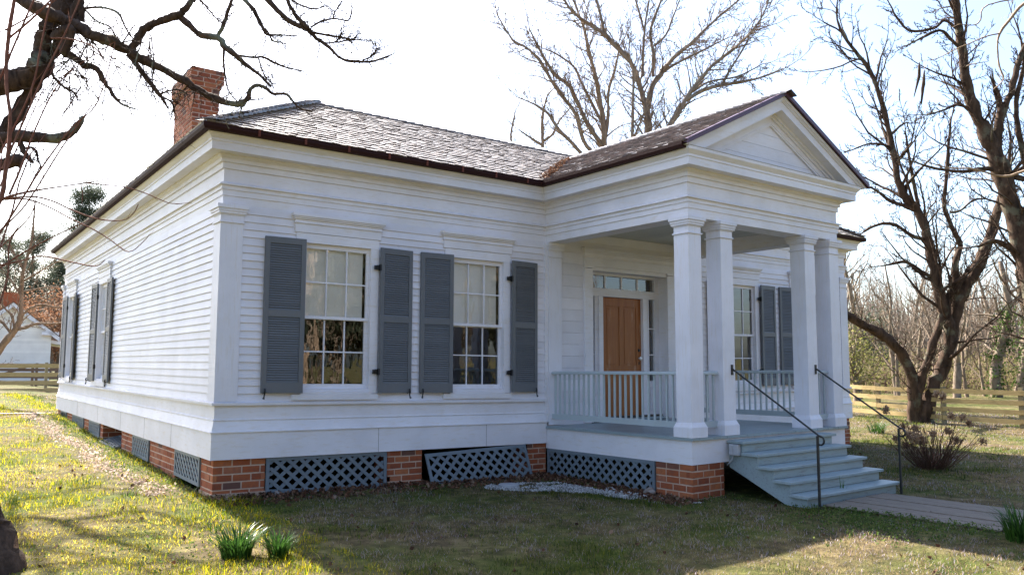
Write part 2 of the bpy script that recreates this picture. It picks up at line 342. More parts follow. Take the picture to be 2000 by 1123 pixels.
# shell inside, floor
mb = MB(); mb.box(.1, W-.1, .12, D-.1, .55, .74); HB(mb, 'interior_floor', M_DARK)
mb = MB(); mb.box(.15, W-.15, 4.3, 4.4, .74, 3.95); mb.box(6.2, 6.3, .4, 4.3, .74, 3.95); mb.box(8.4, 8.5, .4, 4.3, .74, 3.95); mb.box(.12, W-.12, .12, D-.1, 3.93, 4.0)
mb.box(4.9, 5.0, 4.4, D-.2, .74, 3.93); HB(mb, 'interior_wall', M_IN)
M_FUR = plank('dark_wood', (.12, .07, .04), (.3, .2, .12)); mb = MB(); mb.box(3.9, 4.3, 2.4, 3.6, .74, 1.7); HB(mb, 'interior_cupboard', M_FUR); mb = MB(); mb.box(1.3, 2.0, 2.9, 3.3, .74, 1.45); HB(mb, 'interior_table', M_FUR)
mb = MB(); mb.hexa([(1.0, .9, 2.1), (1.12, .9, 2.1), (1.12, 1.1, 2.1), (1.0, 1.1, 2.1), (1.0, .9, 2.5), (1.15, .9, 2.5), (1.15, 1.1, 2.5), (1.0, 1.1, 2.5)]); HB(mb, 'interior_hanging', M_POT)
# ------------------------------------------------------------------ windows and shutters
def make_window(fr, u0, u1, near=True, shade=True, hood=True):
    z0, z1 = WZ0, WZ1; f = lambda mb, a, b, v0, v1, c, d: mb.hexa([fr(a, v0, c), fr(b, v0, c), fr(b, v1, c), fr(a, v1, c), fr(a, v0, d), fr(b, v0, d), fr(b, v1, d), fr(a, v1, d)])
    mb = MB(); cw = .125
    f(mb, u0-cw, u0, .033, -.12, z0-.06, z1+.02); f(mb, u1, u1+cw, .033, -.12, z0-.06, z1+.02); f(mb, u0-cw, u1+cw, .035, -.12, z1+.021, z1+.15)
    f(mb, u0, u1, -.02, -.12, z1, z1+.02); f(mb, u0, u1, .02, -.12, z0-.05, z0)
    win = HB(mb, 'window', W_TRIM)
    if hood:
        mb = MB(); a, b = u0-.15, u1+.15
        f(mb, a, b, .045, -.02, 3.455, 3.575); f(mb, a-.018, b+.018, .062, -.02, 3.576, 3.592); f(mb, a-.004, b+.004, .05, -.02, 3.593, 3.628)
        for o, c, d in ((.02, 3.629, 3.645), (.035, 3.646, 3.668), (.05, 3.669, 3.71)): f(mb, a-o, b+o, .05+o, -.02, c, d)
        HB(mb, 'hood', W_TRIM, win)
    mb = MB(); f(mb, u0-.14, u1+.14, .06, -.02, z0-.145, z0-.07); f(mb, u0-.02, u1+.02, .05, -.02, z0-.069, z0-.035); HB(mb, 'sill', W_TRIM, win)
    zm = (z0+z1)/2-.01
    for k, (a, b, v) in enumerate(((z0, zm+.02, -.075), (zm-.02, z1, -.04))):
        mb = MB(); s = .045
        f(mb, u0, u0+s, v+.018, v-.018, a, b); f(mb, u1-s, u1, v+.018, v-.018, a, b)
        f(mb, u0+s, u1-s, v+.018, v-.018, a, a+(.065 if k == 0 else .04)); f(mb, u0+s, u1-s, v+.018, v-.018, b-.045, b)
        wu = (u1-u0-2*s); lo = a+(.065 if k == 0 else .04); hi = b-.045
        for i in (1, 2): f(mb, u0+s+wu*i/3-.009, u0+s+wu*i/3+.009, v+.014, v-.012, lo, hi)
        f(mb, u0+s, u1-s, v+.012, v-.010, (lo+hi)/2-.009, (lo+hi)/2+.009)
        HB(mb, 'sash', W_TRIM, win)
        mb = MB()
        for i in range(3):
            for (c, d) in ((lo, (lo+hi)/2), ((lo+hi)/2, hi)):
                p, q = u0+s+wu*i/3, u0+s+wu*(i+1)/3; t = [random.uniform(-.0022, .0022) for _ in range(3)]
                mb.add([fr(p, v-.002+t[0], c), fr(q, v-.002+t[1], c), fr(q, v-.002+t[2], d), fr(p, v-.002+t[0]+t[2]-t[1], d)], [(0, 1, 2, 3)])
        HB(mb, 'window_pane', M_GLASS, win, fix=False)
    if shade:
        mb = MB(); ns = 1
        for i in range(ns):
            p, q = u0+.03+(u1-u0-.1)*i/ns, u0+.03+(u1-u0-.1)*(i+1)/ns; v0, v1 = -.092, -.092
            mb.add([fr(p, v0, shade), fr(q, v1, shade), fr(q, v1, z1+.1), fr(p, v0, z1+.1)], [(0, 1, 2, 3)])
        f(mb, u0+.03, u1-.07, -.086, -.100, shade-.02, shade); HB(mb, 'roller_shade', M_SHADE, win, fix=False)
    return win
def make_shutter(fr, hx, sgn, swing, win_=None, hinge=True):
    """hx = hinge side u, sgn = +1 opens to larger u; swing = outward tilt of the leaf"""
    Wd, H, z0, th = .545, 2.07, 1.283, .034; zsh = random.uniform(-.008, .008); z0 += zsh
    ca, sa = cos(swing), sin(swing); v00 = .105 if swing < 0 else .07
    def L(a, v, z): return fr(hx+sgn*(a*ca-v*sa*0), v00+v+a*sa, z)
    f = lambda mb, a, b, v0, v1, c, d: mb.hexa([L(a, v0, c), L(b, v0, c), L(b, v1, c), L(a, v1, c), L(a, v0, d), L(b, v0, d), L(b, v1, d), L(a, v1, d)])
    mb = MB(); f(mb, 0, .062, -th, 0, z0, z0+H); f(mb, Wd-.062, Wd, -th, 0, z0, z0+H)
    zr = [(z0, z0+.14), (z0+1.005, z0+1.095), (z0+H-.085, z0+H)]
    for a, b in zr: f(mb, .062, Wd-.062, -th+.002, -.001, a, b)
    sh = HB(mb, 'shutter', G_SHUT)
    mb = MB()
    for (a, b), n in (((zr[0][1], zr[1][0]), 27), ((zr[1][1], zr[2][0]), 28)):
        for i in range(n):
            z = a+(b-a)*(i+.5)/n; t = random.uniform(-.002, .002)
            mb.hexa([L(.063, -.010, z-.019+t), L(Wd-.063, -.010, z-.019+t), L(Wd-.063, -.004, z-.014+t), L(.063, -.004, z-.014+t), L(.063, -.030, z+.016), L(Wd-.063, -.030, z+.016), L(Wd-.063, -.024, z+.020), L(.063, -.024, z+.020)])
    HB(mb, 'louvres', G_SHUT, sh)
    for zz in ((z0+.30, z0+1.78) if sgn > 0 else ()):
        mb = MB(); f(mb, -.05, .0, -.05, -.03, zz-.035, zz+.035); f(mb, -.012, .012, -.045, .004, zz-.045, zz+.045); f(mb, -.09, -.05, -.05, -.042, zz-.03, zz+.03); HB(mb, 'hinge', M_BLK, sh)
    mb = MB(); zb = z0+.01; b0 = Wd*.93
    pts = [L(b0, .02, zb+.05), L(b0, .03, zb+.02), L(b0+.003, .02, zb-.04), L(b0+.012, .03, zb-.085), L(b0+.03, .028, zb-.075)]
    mb.tube(pts, [.012, .014, .009, .013, .006], 6); mb.tube([L(b0, .02, zb), L(b0, -v00+.0, zb-.03)], .006, 5); HB(mb, 'shutter_dog', M_BLK, sh)
    return sh
for k, (a, b) in enumerate(FWIN):
    make_window(FR, a, b, shade=[2.33, 2.29, None, None][k])
    make_shutter(FR, a-.01 if k < 2 else a-.01, -1, -.075); make_shutter(FR, b+.125, 1, -.085)
for k, (a, b) in enumerate(LWIN):
    make_window(LF, a, b, shade=2.3); make_shutter(LF, a-.03, -1, .02+.05*k); make_shutter(LF, b+.10, 1, .04)
# ------------------------------------------------------------------ door with sidelights and transom
x0, x1 = DOOR; yb = .22
mb = MB(); f = mb.box
f(x0-.19, x0, -.04, .02, .745, 3.36); f(x1, x1+.19, -.04, .02, .745, 3.36)
f(x0-.205, x0+.012, -.055, .0, 3.37, 3.40); f(x1-.012, x1+.205, -.055, .0, 3.37, 3.40)
f(x0-.19, x1+.19, -.045, .02, 3.401, 3.55); f(x0-.21, x1+.21, -.062, .02, 3.551, 3.57); f(x0-.195, x1+.195, -.05, .02, 3.571, 3.62)
for o, c, d in ((.02, 3.621, 3.645), (.035, 3.646, 3.67), (.055, 3.671, 3.71)): f(x0-.19-o, x1+.19+o, -.05-o, .02, c, d)
f(x0-.03, x0, .021, .3, .745, 3.40); f(x1, x1+.03, .021, .3, .745, 3.40); f(x0, x1, -.02, .3, 3.335, 3.40)
f(x0, 6.48, yb-.03, yb+.08, .78, 3.334); f(8.14, x1, yb-.03, yb+.08, .78, 3.334)
f(6.48, 8.14, yb-.025, yb+.08, 3.29, 3.334); f(6.48, 8.14, yb-.04, yb+.08, 2.92, 3.065)
f(6.62, 6.70, yb-.02, yb+.08, .78, 2.92); f(7.92, 8.0, yb-.02, yb+.08, .78, 2.92); f(6.70, 6.80, yb-.045, yb+.08, .78, 2.919); f(7.82, 7.92, yb-.045, yb+.08, .78, 2.919)
for a, b in ((6.48, 6.62), (8.0, 8.14)):
    f(a, b, yb, yb+.05, .78, 1.42); f(a+.03, b-.03, yb-.012, yb, .88, 1.32)
    for z in (1.90, 2.38): f(a, b, yb+.0, yb+.03, z-.01, z+.01)
for i in (1, 2, 3): f(6.48+1.66*i/4-.012, 6.48+1.66*i/4+.012, yb, yb+.03, 3.065, 3.29)
ds = HB(mb, 'door_surround', W_TRIM)
mb = MB(); f = mb.box; f(x0, x1, -.03, yb+.1, .745, .775); HB(mb, 'threshold', G_DECK, ds)
mb = MB(); mb.add([(6.48, yb+.02, 3.06), (8.14, yb+.02, 3.06), (8.14, yb+.02, 3.295), (6.48, yb+.02, 3.295)], [(0, 1, 2, 3)])
for a, b in ((6.48, 6.62), (8.0, 8.14)): mb.add([(a, yb+.02, 1.42), (b, yb+.02, 1.42), (b, yb+.02, 2.92), (a, yb+.02, 2.92)], [(0, 1, 2, 3)])
HB(mb, 'transom_and_sidelight_glass', M_GLASS, ds, fix=False)
mb = MB(); f = mb.box; a, b = 6.80, 7.82; yd = yb+.02      # door leaf: stiles, rails, sunk panels
f(a, b, yd+.012, yd+.045, .78, 2.915)
f(a, a+.12, yd, yd+.012, .78, 2.915); f(b-.12, b, yd, yd+.012, .78, 2.915); f(7.26, 7.36, yd, yd+.012, .98, 1.55); f(7.26, 7.36, yd, yd+.012, 1.70, 2.76)
for z0_, z1_ in ((.78, .98), (1.55, 1.70), (2.76, 2.915)): f(a+.12, b-.12, yd, yd+.012, z0_, z1_)
for p, q in ((a+.12, 7.26), (7.36, b-.12)):
    for c, d in ((.98, 1.55), (1.70, 2.76)): f(p+.035, q-.035, yd+.004, yd+.013, c+.035, d-.035)
dr = HB(mb, 'door', M_DOOR, bevel=.003)
mb = MB(); mb.tube([(7.76, yd, 1.835), (7.76, yd-.03, 1.835)], [.012, .012], 8); mb.tube([(7.76, yd-.028, 1.835), (7.76, yd-.04, 1.835), (7.76, yd-.06, 1.835), (7.76, yd-.075, 1.835)], [.015, .033, .035, .018], 12)
HB(mb, 'door_knob', M_PORC, dr, smooth_=True)
mb = MB(); mb.tube([(7.76, yd, 1.98), (7.76, yd-.02, 1.98)], [.03, .026], 12); mb.box(7.748, 7.772, yd-.004, yd, 1.72, 1.77); HB(mb, 'door_lock', M_BLK, dr)
mb = MB(); mb.box(8.52, 8.62, -.05, -.01, 2.28, 2.52); HB(mb, 'brochure_box', M_GREY)
mb = MB(); mb.box(8.52, 8.68, -.02, -.008, 1.9, 2.26); nb = HB(mb, 'notice', M_PAPER)
mb = MB()
for i in range(9): mb.box(8.54, 8.655-.02*(i % 3), -.0215, -.0205, 1.97+i*.024, 1.98+i*.024)
HB(mb, 'notice_text_lines', M_INK, nb)
# ------------------------------------------------------------------ porch
mb = MB(); mb.box(XA-.042, XB+.042, -PP-.045, -.01, .694, .728)
for i in range(26):                             # board ends on the front edge
    x = XA-.04+i*.1445; mb.box(x, x+.139, -PP-.050-.006*random.random(), -PP-.044, .696, .7275)
for i in range(24): y = -PP-.03+i*.128; mb.box(XA-.03, XB+.03, y, y+.123, .7282, .7305)
HB(mb, 'porch_deck', G_DECK)
mb = MB(); mb.sweep([(XA, -.02), (XA, -PP), (XB, -PP), (XB, -.02)], [(-.04, .373), (.012, .373), (.012, .692), (-.04, .692)]); HB(mb, 'porch_skirt', W_TRIM)
def column(cx, cy):                             # cx, cy: outer front-left corner of the shaft
    mb = MB(); s = .262
    mb.box(cx, cx+s, cy, cy+s, .93, 3.716); o = .032; mb.box(cx-o, cx+s+o, cy-o, cy+s+o, .7306, .87)
    a, b = .87, .93; mb.hexa([(cx-o+.004, cy-o+.004, a), (cx+s+o-.004, cy-o+.004, a), (cx+s+o-.004, cy+s+o-.004, a), (cx-o+.004, cy+s+o-.004, a), (cx-.004, cy-.004, b), (cx+s+.004, cy-.004, b), (cx+s+.004, cy+s+.004, b), (cx-.004, cy+s+.004, b)])
    cap_profile(mb, (cx, cx+s, cy, cy+s), 3.7165, .95); HB(mb, 'column', W_COL, bevel=.003)
yc = -PP-.006
for cx in (XA-.006, XA-.006+.682, XB+.006-.262-.682, XB+.006-.262): column(cx, yc)
def railing(a, b, n):                           # a, b ends (x, y)
    ax, ay = a; bx, by = b; d = Vector((bx-ax, by-ay, 0)); L_ = d.length; d.normalize()
    mb = MB(); A = Vector((ax, ay, 1.585)); B = Vector((bx, by, 1.585)); s = Vector((0, 0, 1)).cross(d)
    ring = [(-.042, -.02), (.042, -.02), (.045, 0), (.034, .022), (0, .03), (-.034, .022), (-.045, 0)]
    mb.add([A+s*p+Vector((0, 0, q)) for p, q in ring]+[B+s*p+Vector((0, 0, q)) for p, q in ring], [tuple(range(6, -1, -1)), tuple(range(7, 14))]+[(i, (i+1) % 7, 7+(i+1) % 7, 7+i) for i in range(7)])
    r = HB(mb, 'railing', G_RAIL)
    mb = MB(); mb.bar((ax, ay, .885), (bx, by, .885), .055, .085); HB(mb, 'bottom_rail', G_RAIL, r)
    for i in range(n):
        q = Vector((ax, ay, 0))+d*(L_*(i+.5)/n); mb = MB(); t = .013; k = random.uniform(-.003, .003)
        mb.hexa([(q.x-t, q.y-t, .925), (q.x+t, q.y-t, .925), (q.x+t, q.y+t, .925), (q.x-t, q.y+t, .925), (q.x-t+k, q.y-t, 1.568), (q.x+t+k, q.y-t, 1.568), (q.x+t+k, q.y+t, 1.568), (q.x-t+k, q.y+t, 1.568)]); HB(mb, 'baluster', G_RAIL, r)
railing((XA+.12, -.05), (XA+.12, -PP+.25), 24); railing((XB-.12, -.05), (XB-.12, -PP+.25), 24)
railing((XA+.257, -PP+.12), (XA+.675, -PP+.12), 3); railing((XB-.675, -PP+.12), (XB-.257, -PP+.12), 3)
mb = MB(); mb.box(XA+.3, XB-.3, -PP+.3, -.02, 3.96, 4.0)
for i in range(30): x = XA+.32+i*.105; mb.box(x, x+.101, -PP+.31, -.03, 3.952, 3.96)
HB(mb, 'porch_ceiling', M_CEIL)
# pediment
XC = 7.235; KP = .495; RZ = 4.66; EL, ER = 4.985, 9.485
TOP = lambda x: RZ+KP*(2.25-abs(x-XC))
def rake(y0, y1, o0, o1, xin=0, name='raking_cornice', mat=W_TRIM):   # band between roof line minus o0 and minus o1
    mb = MB(); e0 = EL+xin; e1 = ER-xin
    for s_ in (0, 1):
        xs = (e0, XC) if s_ == 0 else (XC, e1)
        zf = 4.605
        p = [(xs[0], max(TOP(xs[0])-o1, zf)), (xs[1], max(TOP(xs[1])-o1, zf)), (xs[1], max(TOP(xs[1])-o0, zf)), (xs[0], max(TOP(xs[0])-o0, zf))]
        # clip the lower edge at the cornice top
        k = (TOP(xs[0])-o1-zf)
        if s_ == 0:
            xq = xs[0]+max(0, -k/KP); p = [(xq, zf if k < 0 else TOP(xs[0])-o1), (XC, TOP(XC)-o1), (XC, TOP(XC)-o0), (xs[0], TOP(xs[0])-o0)]
            xr = xs[0]+max(0, (zf-(TOP(xs[0])-o0))/KP); p[3] = (xr, max(zf, TOP(xs[0])-o0))
            if k < 0 and TOP(xs[0])-o0 > zf: p.insert(4, (xs[0], zf))
        else:
            q = [(2*XC-a, b) for a, b in pl]; p = q[::-1]
        pl = p
        mb.prism(p, lambda a, b, t: (a, t, b), y0, y1)
    return HB(mb, name, mat, wp=False)
yP = -PP
ped = rake(yP-.226, yP+.02, .095, .25, .03)                        # fascia
rake(yP-.245, yP-.2261, .095, .125, .03); rake(yP-.275, yP-.2, .05, .094, .01); rake(yP-.255, yP-.2, .0945, .11, .02)
rake(yP-.085, yP, .25, .29, .03); rake(yP-.05, yP, .29, .33, .03); rake(yP-.026, yP, .33, .45, .03); rake(yP-.036, yP-.0, .405, .42, .03)
rake(yP-.325, yP-.24, -.018, .05, 0, 'rake_flashing', M_PUR)
mb = MB(); z = 4.605; hgt = TOP(XC)-.3
while z < hgt:
    z2 = min(z+.19, hgt); h0 = 2.25-(z+.3-RZ)/KP; h1 = 2.25-(z2+.3-RZ)/KP
    mb.prism([(XC-h0, z), (XC+h0, z), (XC+max(h1, .01), z2-.004), (XC-max(h1, .01), z2-.004)], lambda a, b, t: (a, t, b), yP+.004, yP+.03); z = z2
HB(mb, 'tympanum', W_WALL, wp=False)
mb = MB(); mb.hexa([(XA-.29, yP-.292, 4.602), (XB+.29, yP-.292, 4.602), (XB+.29, yP, 4.604), (XA-.29, yP, 4.604), (XA-.29, yP-.295, 4.608), (XB+.29, yP-.295, 4.608), (XB+.29, yP, 4.622), (XA-.29, yP, 4.622)]); HB(mb, 'cornice_flashing', plank('aged_flashing', (.3, .27, .22), (.5, .47, .42)), wp=False)
# ------------------------------------------------------------------ roof
KM = .575; E0 = -.345; RX0, RY0, RZT = 1.94, 1.94, RZ+KM*(1.94-E0)
deckv = MB(); dz = -.03
def poly(*p): deckv.add([(a, b, c+dz) for a, b, c in p]+[(a, b, c+dz-.02) for a, b, c in p], [tuple(range(len(p))), tuple(range(2*len(p)-1, len(p)-1, -1))]+[(i, (i+1) % len(p), len(p)+(i+1) % len(p), len(p)+i) for i in range(len(p))])
XR = W-RX0; XE = W-E0; YE = D-E0
poly((E0, E0, RZ), (XE, E0, RZ), (XR, RY0, RZT), (RX0, RY0, RZT)); poly((E0, E0, RZ), (RX0, RY0, RZT), (RX0, 12, RZT), (E0, YE, RZ)); poly((XE, E0, RZ), (XE, YE, RZ), (XR, 12, RZT), (XR, RY0, RZT))
poly((RX0, RY0, RZT), (XR, RY0, RZT), (XR-2.3, 4.3, RZ), (4.3, 4.3, RZ)); poly((RX0, RY0, RZT), (4.3, 4.3, RZ), (4.3, YE, RZ), (RX0, 12, RZT)); poly((XR, RY0, RZT), (XR, 12, RZT), (XR-2.3, YE, RZ), (XR-2.3, 4.3, RZ))
poly((E0, YE, RZ), (RX0, 12, RZT), (4.3, YE, RZ)); poly((XE, YE, RZ), (XR-2.3, YE, RZ), (XR, 12, RZT)); poly((4.2, 4.2, RZ), (XR-2.2, 4.2, RZ), (XR-2.2, YE, RZ), (4.2, YE, RZ))
yv = lambda x: E0+(TOP(x)-RZ)/KM
yf = yP-.30
poly((EL, yf, RZ), (XC, yf, TOP(XC)), (XC, yv(XC), TOP(XC)), (EL, E0, RZ)); poly((ER, yf, RZ), (ER, E0, RZ), (XC, yv(XC), TOP(XC)), (XC, yf, TOP(XC)))
roof = HB(deckv, 'roof', M_BRN, wp=False)
SV, SF = [], []
def shingles(O, A, B, N, La, Hs, ok, seed=0, ex=.118):
    rs = np.random.default_rng(seed); O, A, B, N = map(np.array, (O, A, B, N)); rows = int(Hs/ex)
    for r_ in range(rows):
        s = r_*ex; u = 0.
        while u < La:
            wd = rs.uniform(.075, .19) if u else rs.uniform(.04, .19); wd = min(wd, La-u+.001); c = O+A*(u+wd/2)+B*(s+ex*.5)
            if ok(c[0], c[1]):
                st = s+rs.normal(0, .004)-(.012 if rs.random() < .08 else 0); th = rs.uniform(.009, .019); tw = rs.normal(0, .0022, 4); l2 = min(ex*1.9, Hs+.01-s)
                if rs.random() < .012: st += .05
                g0, g1 = u+.002, u+wd-.003; b0 = O+A*g0+B*st; b1 = O+A*g1+B*st; t0 = O+A*g0+B*(st+l2); t1 = O+A*g1+B*(st+l2); lift = .004
                n = len(SV)
                SV.extend([b0+N*(lift+tw[0]), b1+N*(lift+tw[1]), b0+N*(lift+th+.012+tw[0]), b1+N*(lift+th+.012+tw[1]), t0+N*(.004+tw[2]), t1+N*(.004+tw[3])])
                SF.extend([(n, n+1, n+3, n+2), (n+2, n+3, n+5, n+4), (n, n+2, n+4, n+4), (n+1, n+5, n+3, n+3)])
            u += wd
cm = 1/sqrt(1+KM*KM); cp = 1/sqrt(1+KP*KP)
def okf(x, y):
    if y > RY0+.02 or x-E0 < y-E0-.02 or XE-x < y-E0-.02: return False
    if EL < x < ER and y < yv(x): return False
    return True
shingles((E0, E0-.02, RZ-.02), (1, 0, 0), (0, cm, cm*KM), (0, -cm*KM, cm), XE-E0, 2.63, okf, 1)
shingles((E0-.02, YE, RZ-.02), (0, -1, 0), (cm, 0, cm*KM), (-cm*KM, 0, cm), YE-E0, 2.63, lambda x, y: x-E0 < y-E0+.02 and x-E0 < YE-y and x < RX0+.02, 2)
shingles((XE+.02, E0, RZ-.02), (0, 1, 0), (-cm, 0, cm*KM), (cm*KM, 0, cm), YE-E0, 2.63, lambda x, y: XE-x < y-E0+.02 and XE-x < YE-y and x > XR-.02, 3)
okp = lambda x, y: yf-.02 < y < yv(x)+.03
shingles((EL-.01, yv(XC), RZ-.02), (0, -1, 0), (cp, 0, cp*KP), (-cp*KP, 0, cp), yv(XC)-yf, 2.25/cp, lambda x, y: okp(x, y) and x < XC+.02, 4)
shingles((ER+.01, yf, RZ-.02), (0, 1, 0), (-cp, 0, cp*KP), (cp*KP, 0, cp), yv(XC)-yf, 2.25/cp, lambda x, y: okp(x, y) and x > XC-.02, 5)
SV = np.array(SV); F4 = [q if q[2] != q[3] else q[:3] for q in SF]
me = bpy.data.meshes.new('roof_shingles'); me.from_pydata([tuple(v) for v in SV], [], F4); link('roof_shingles', me, M_SHIN, roof)
def caps(a, b, n1, n2, name, ex=.15, wd=.14):   # a low, b high; n1, n2 = slope directions falling away from the ridge
    a = Vector(a); b = Vector(b); d = (b-a); L_ = d.length; d.normalize(); mb = MB(); k = int(L_/ex)+1
    for i in range(k):
        s0 = i*ex; p = a+d*s0+Vector((0, 0, .035+random.uniform(-.003, .003))); q = a+d*min(s0+ex*1.7, L_+.06)+Vector((0, 0, .006))
        for nn in (n1, n2):
            nn = Vector(nn).normalized(); w_ = wd+random.uniform(-.01, .01); e = Vector((0, 0, .017))
            mb.hexa([p, q, q+nn*w_, p+nn*w_, p+e, q+e, q+nn*w_+e, p+nn*w_+e])
    return mb.build(name, M_SHIN, roof)
hz = .0
caps((E0, E0, RZ+hz), (RX0, RY0, RZT+hz), (1, -1, -KM*.3), (-1, 1, -KM*.3), 'hip_caps'); caps((XE, E0, RZ+hz), (XR, RY0, RZT+hz), (-1, -1, -KM*.3), (1, 1, -KM*.3), 'hip_caps')
caps((XR, RY0, RZT+hz), (RX0-.06, RY0, RZT+hz), (0, -1, -KM), (0, 1, -KM), 'ridge_caps', .17, .16); caps((RX0, 12, RZT+hz), (RX0, RY0, RZT+hz), (-1, 0, -KM), (1, 0, -KM), 'ridge_caps', .17, .16)
caps((XC, yv(XC)-.05, TOP(XC)+hz), (XC, yf-.04, TOP(XC)+hz), (-1, 0, -KP), (1, 0, -KP), 'ridge_caps', .17, .16)
mb = MB()
for s_ in (0, 1):                               # valley flashing with leaf debris
    mir = (lambda x: x) if s_ == 0 else (lambda x: 2*XC-x)
    for i in range(14):
        a0, a1 = EL+i*.155, EL+(i+1)*.155; mb.add([(mir(a0-.05), yv(a0)+.05, TOP(a0)+.004), (mir(a0+.07), yv(a0)-.05, TOP(a0)+.02), (mir(a1+.07), yv(a1)-.05, TOP(a1)+.02), (mir(a1-.05), yv(a1)+.05, TOP(a1)+.004)], [(0, 1, 2, 3)])
HB(mb, 'valley_flashing', M_BRN, roof, wp=False)
mb = MB(); r_ = random.Random(4)
for i in range(420):
    t = r_.random()**1.1; a0 = EL+.02+t*2.1; o = Vector((a0+r_.gauss(0, .05), yv(a0)+r_.gauss(0, .05), TOP(a0)+.035+r_.random()*.03)); u = Vector((r_.gauss(0, 1), r_.gauss(0, 1), r_.gauss(0, .4))).normalized()*.03; v = u.cross(Vector((0, 0, 1)))*.7
    mb.add([o-u, o+v, o+u, o-v], [(0, 1, 2, 3)])
HB(mb, 'valley_leaf_debris', F_LITTER, roof, wp=False, fix=False)
# ------------------------------------------------------------------ brickwork
def bricks(mb, mo, x0, x1, y0, y1, z0, z1, seed=0, course=.0895, ln=.235, sides='LRFB'):
    rs = random.Random(seed); j = .018; n = max(1, round((z1-z0)/course)); ch = (z1-z0)/n
    mo.box(x0+.005, x1-.005, y0+.005, y1-.005, z0, z1)
    for i in range(n):
        a = z0+i*ch+j*.5; b = z0+(i+1)*ch-j*.5
        for sd in sides:
            L_ = (x1-x0) if sd in 'FB' else (y1-y0); u = (-ln/2 if i % 2 == (sd in 'FB') else 0)+rs.uniform(-.01, .01)
            while u < L_-.02:
                s0 = max(u, 0)+(j/2 if u > 0 else 0); s1 = min(u+ln, L_)-(j/2 if u+ln < L_ else 0); u += ln*(.5 if rs.random() < .08 else 1)
                if s1-s0 < .03: continue
                o = rs.uniform(-.002, .003); dd = .05; za, zb_ = a+rs.uniform(-.002, .002), b+rs.uniform(-.002, .002)
                c = rs.uniform(0, .004)
                if sd == 'F': mb.box(x0+s0, x0+s1, y0-o, y0+dd, za, zb_)
                elif sd == 'B': mb.box(x0+s0, x0+s1, y1-dd, y1+o, za, zb_)
                elif sd == 'L': mb.box(x0-o, x0+dd, y0+s0, y0+s1, za, zb_)
                else: mb.box(x1-dd, x1+o, y0+s0, y0+s1, za, zb_)
def pier(x0, x1, y0, y1, z0, z1, seed, name='brick_pier', wp=True):
    a, b = MB(), MB(); bricks(a, b, x0, x1, y0, y1, z0, z1, seed); q = HB(a, name, M_BRICK, wp=wp, bevel=.0025); HB(b, 'mortar', M_MORT, q, wp=wp); return q
zt = .462; s = 0
pier(0, .66, 0, .52, -.02, zt, 1); pier(2.42, 2.99, 0, .4, -.16, zt, 2); pier(4.94, 5.33, 0, .4, -.22, zt, 3)
for a, b in ((1.8, 3.38), (4.62, 5.6), (7.46, 7.72), (9.0, 9.7), (11.35, 12.3), (13.3, 13.94)): s += 1; pier(0, .4, a, b, .0+.012*a, zt, 10+s)
pier(XA, XA+.655, -PP, -PP+.655, -.18, .378, 30); pier(XB-.655, XB, -PP, -PP+.655, -.26, .378, 31)
for a in (9.2, 11.6): pier(a, a+.6, 0, .4, -.2, zt, 32+int(a))
pier(W-.6, W, 0, .6, -.25, zt, 36); 
for a in (4., 8., 13.3): pier(W-.4, W, a, a+.6, -.25, zt, 40+int(a))
# footing slabs
mb = MB(); mb.box(-.015, .665, -.015, .53, -.08, .035); HB(mb, 'footing', M_MORT)
# dark crawl space backing
# chimney (corbelled cap)
a, b = MB(), MB(); cx0, cx1, cy0, cy1 = .92, 1.42, 5.35, 6.75; ZC = 7.38
bricks(a, b, cx0, cx1, cy0, cy1, 4.9, ZC-.36, 51); bricks(a, b, cx0-.03, cx1+.03, cy0-.03, cy1+.03, ZC-.36, ZC-.27, 52); bricks(a, b, cx0-.06, cx1+.06, cy0-.06, cy1+.06, ZC-.27, ZC, 53)
ch = HB(a, 'chimney', M_BRICK, wp=False, bevel=.003); HB(b, 'mortar', M_MORT, ch, wp=False)
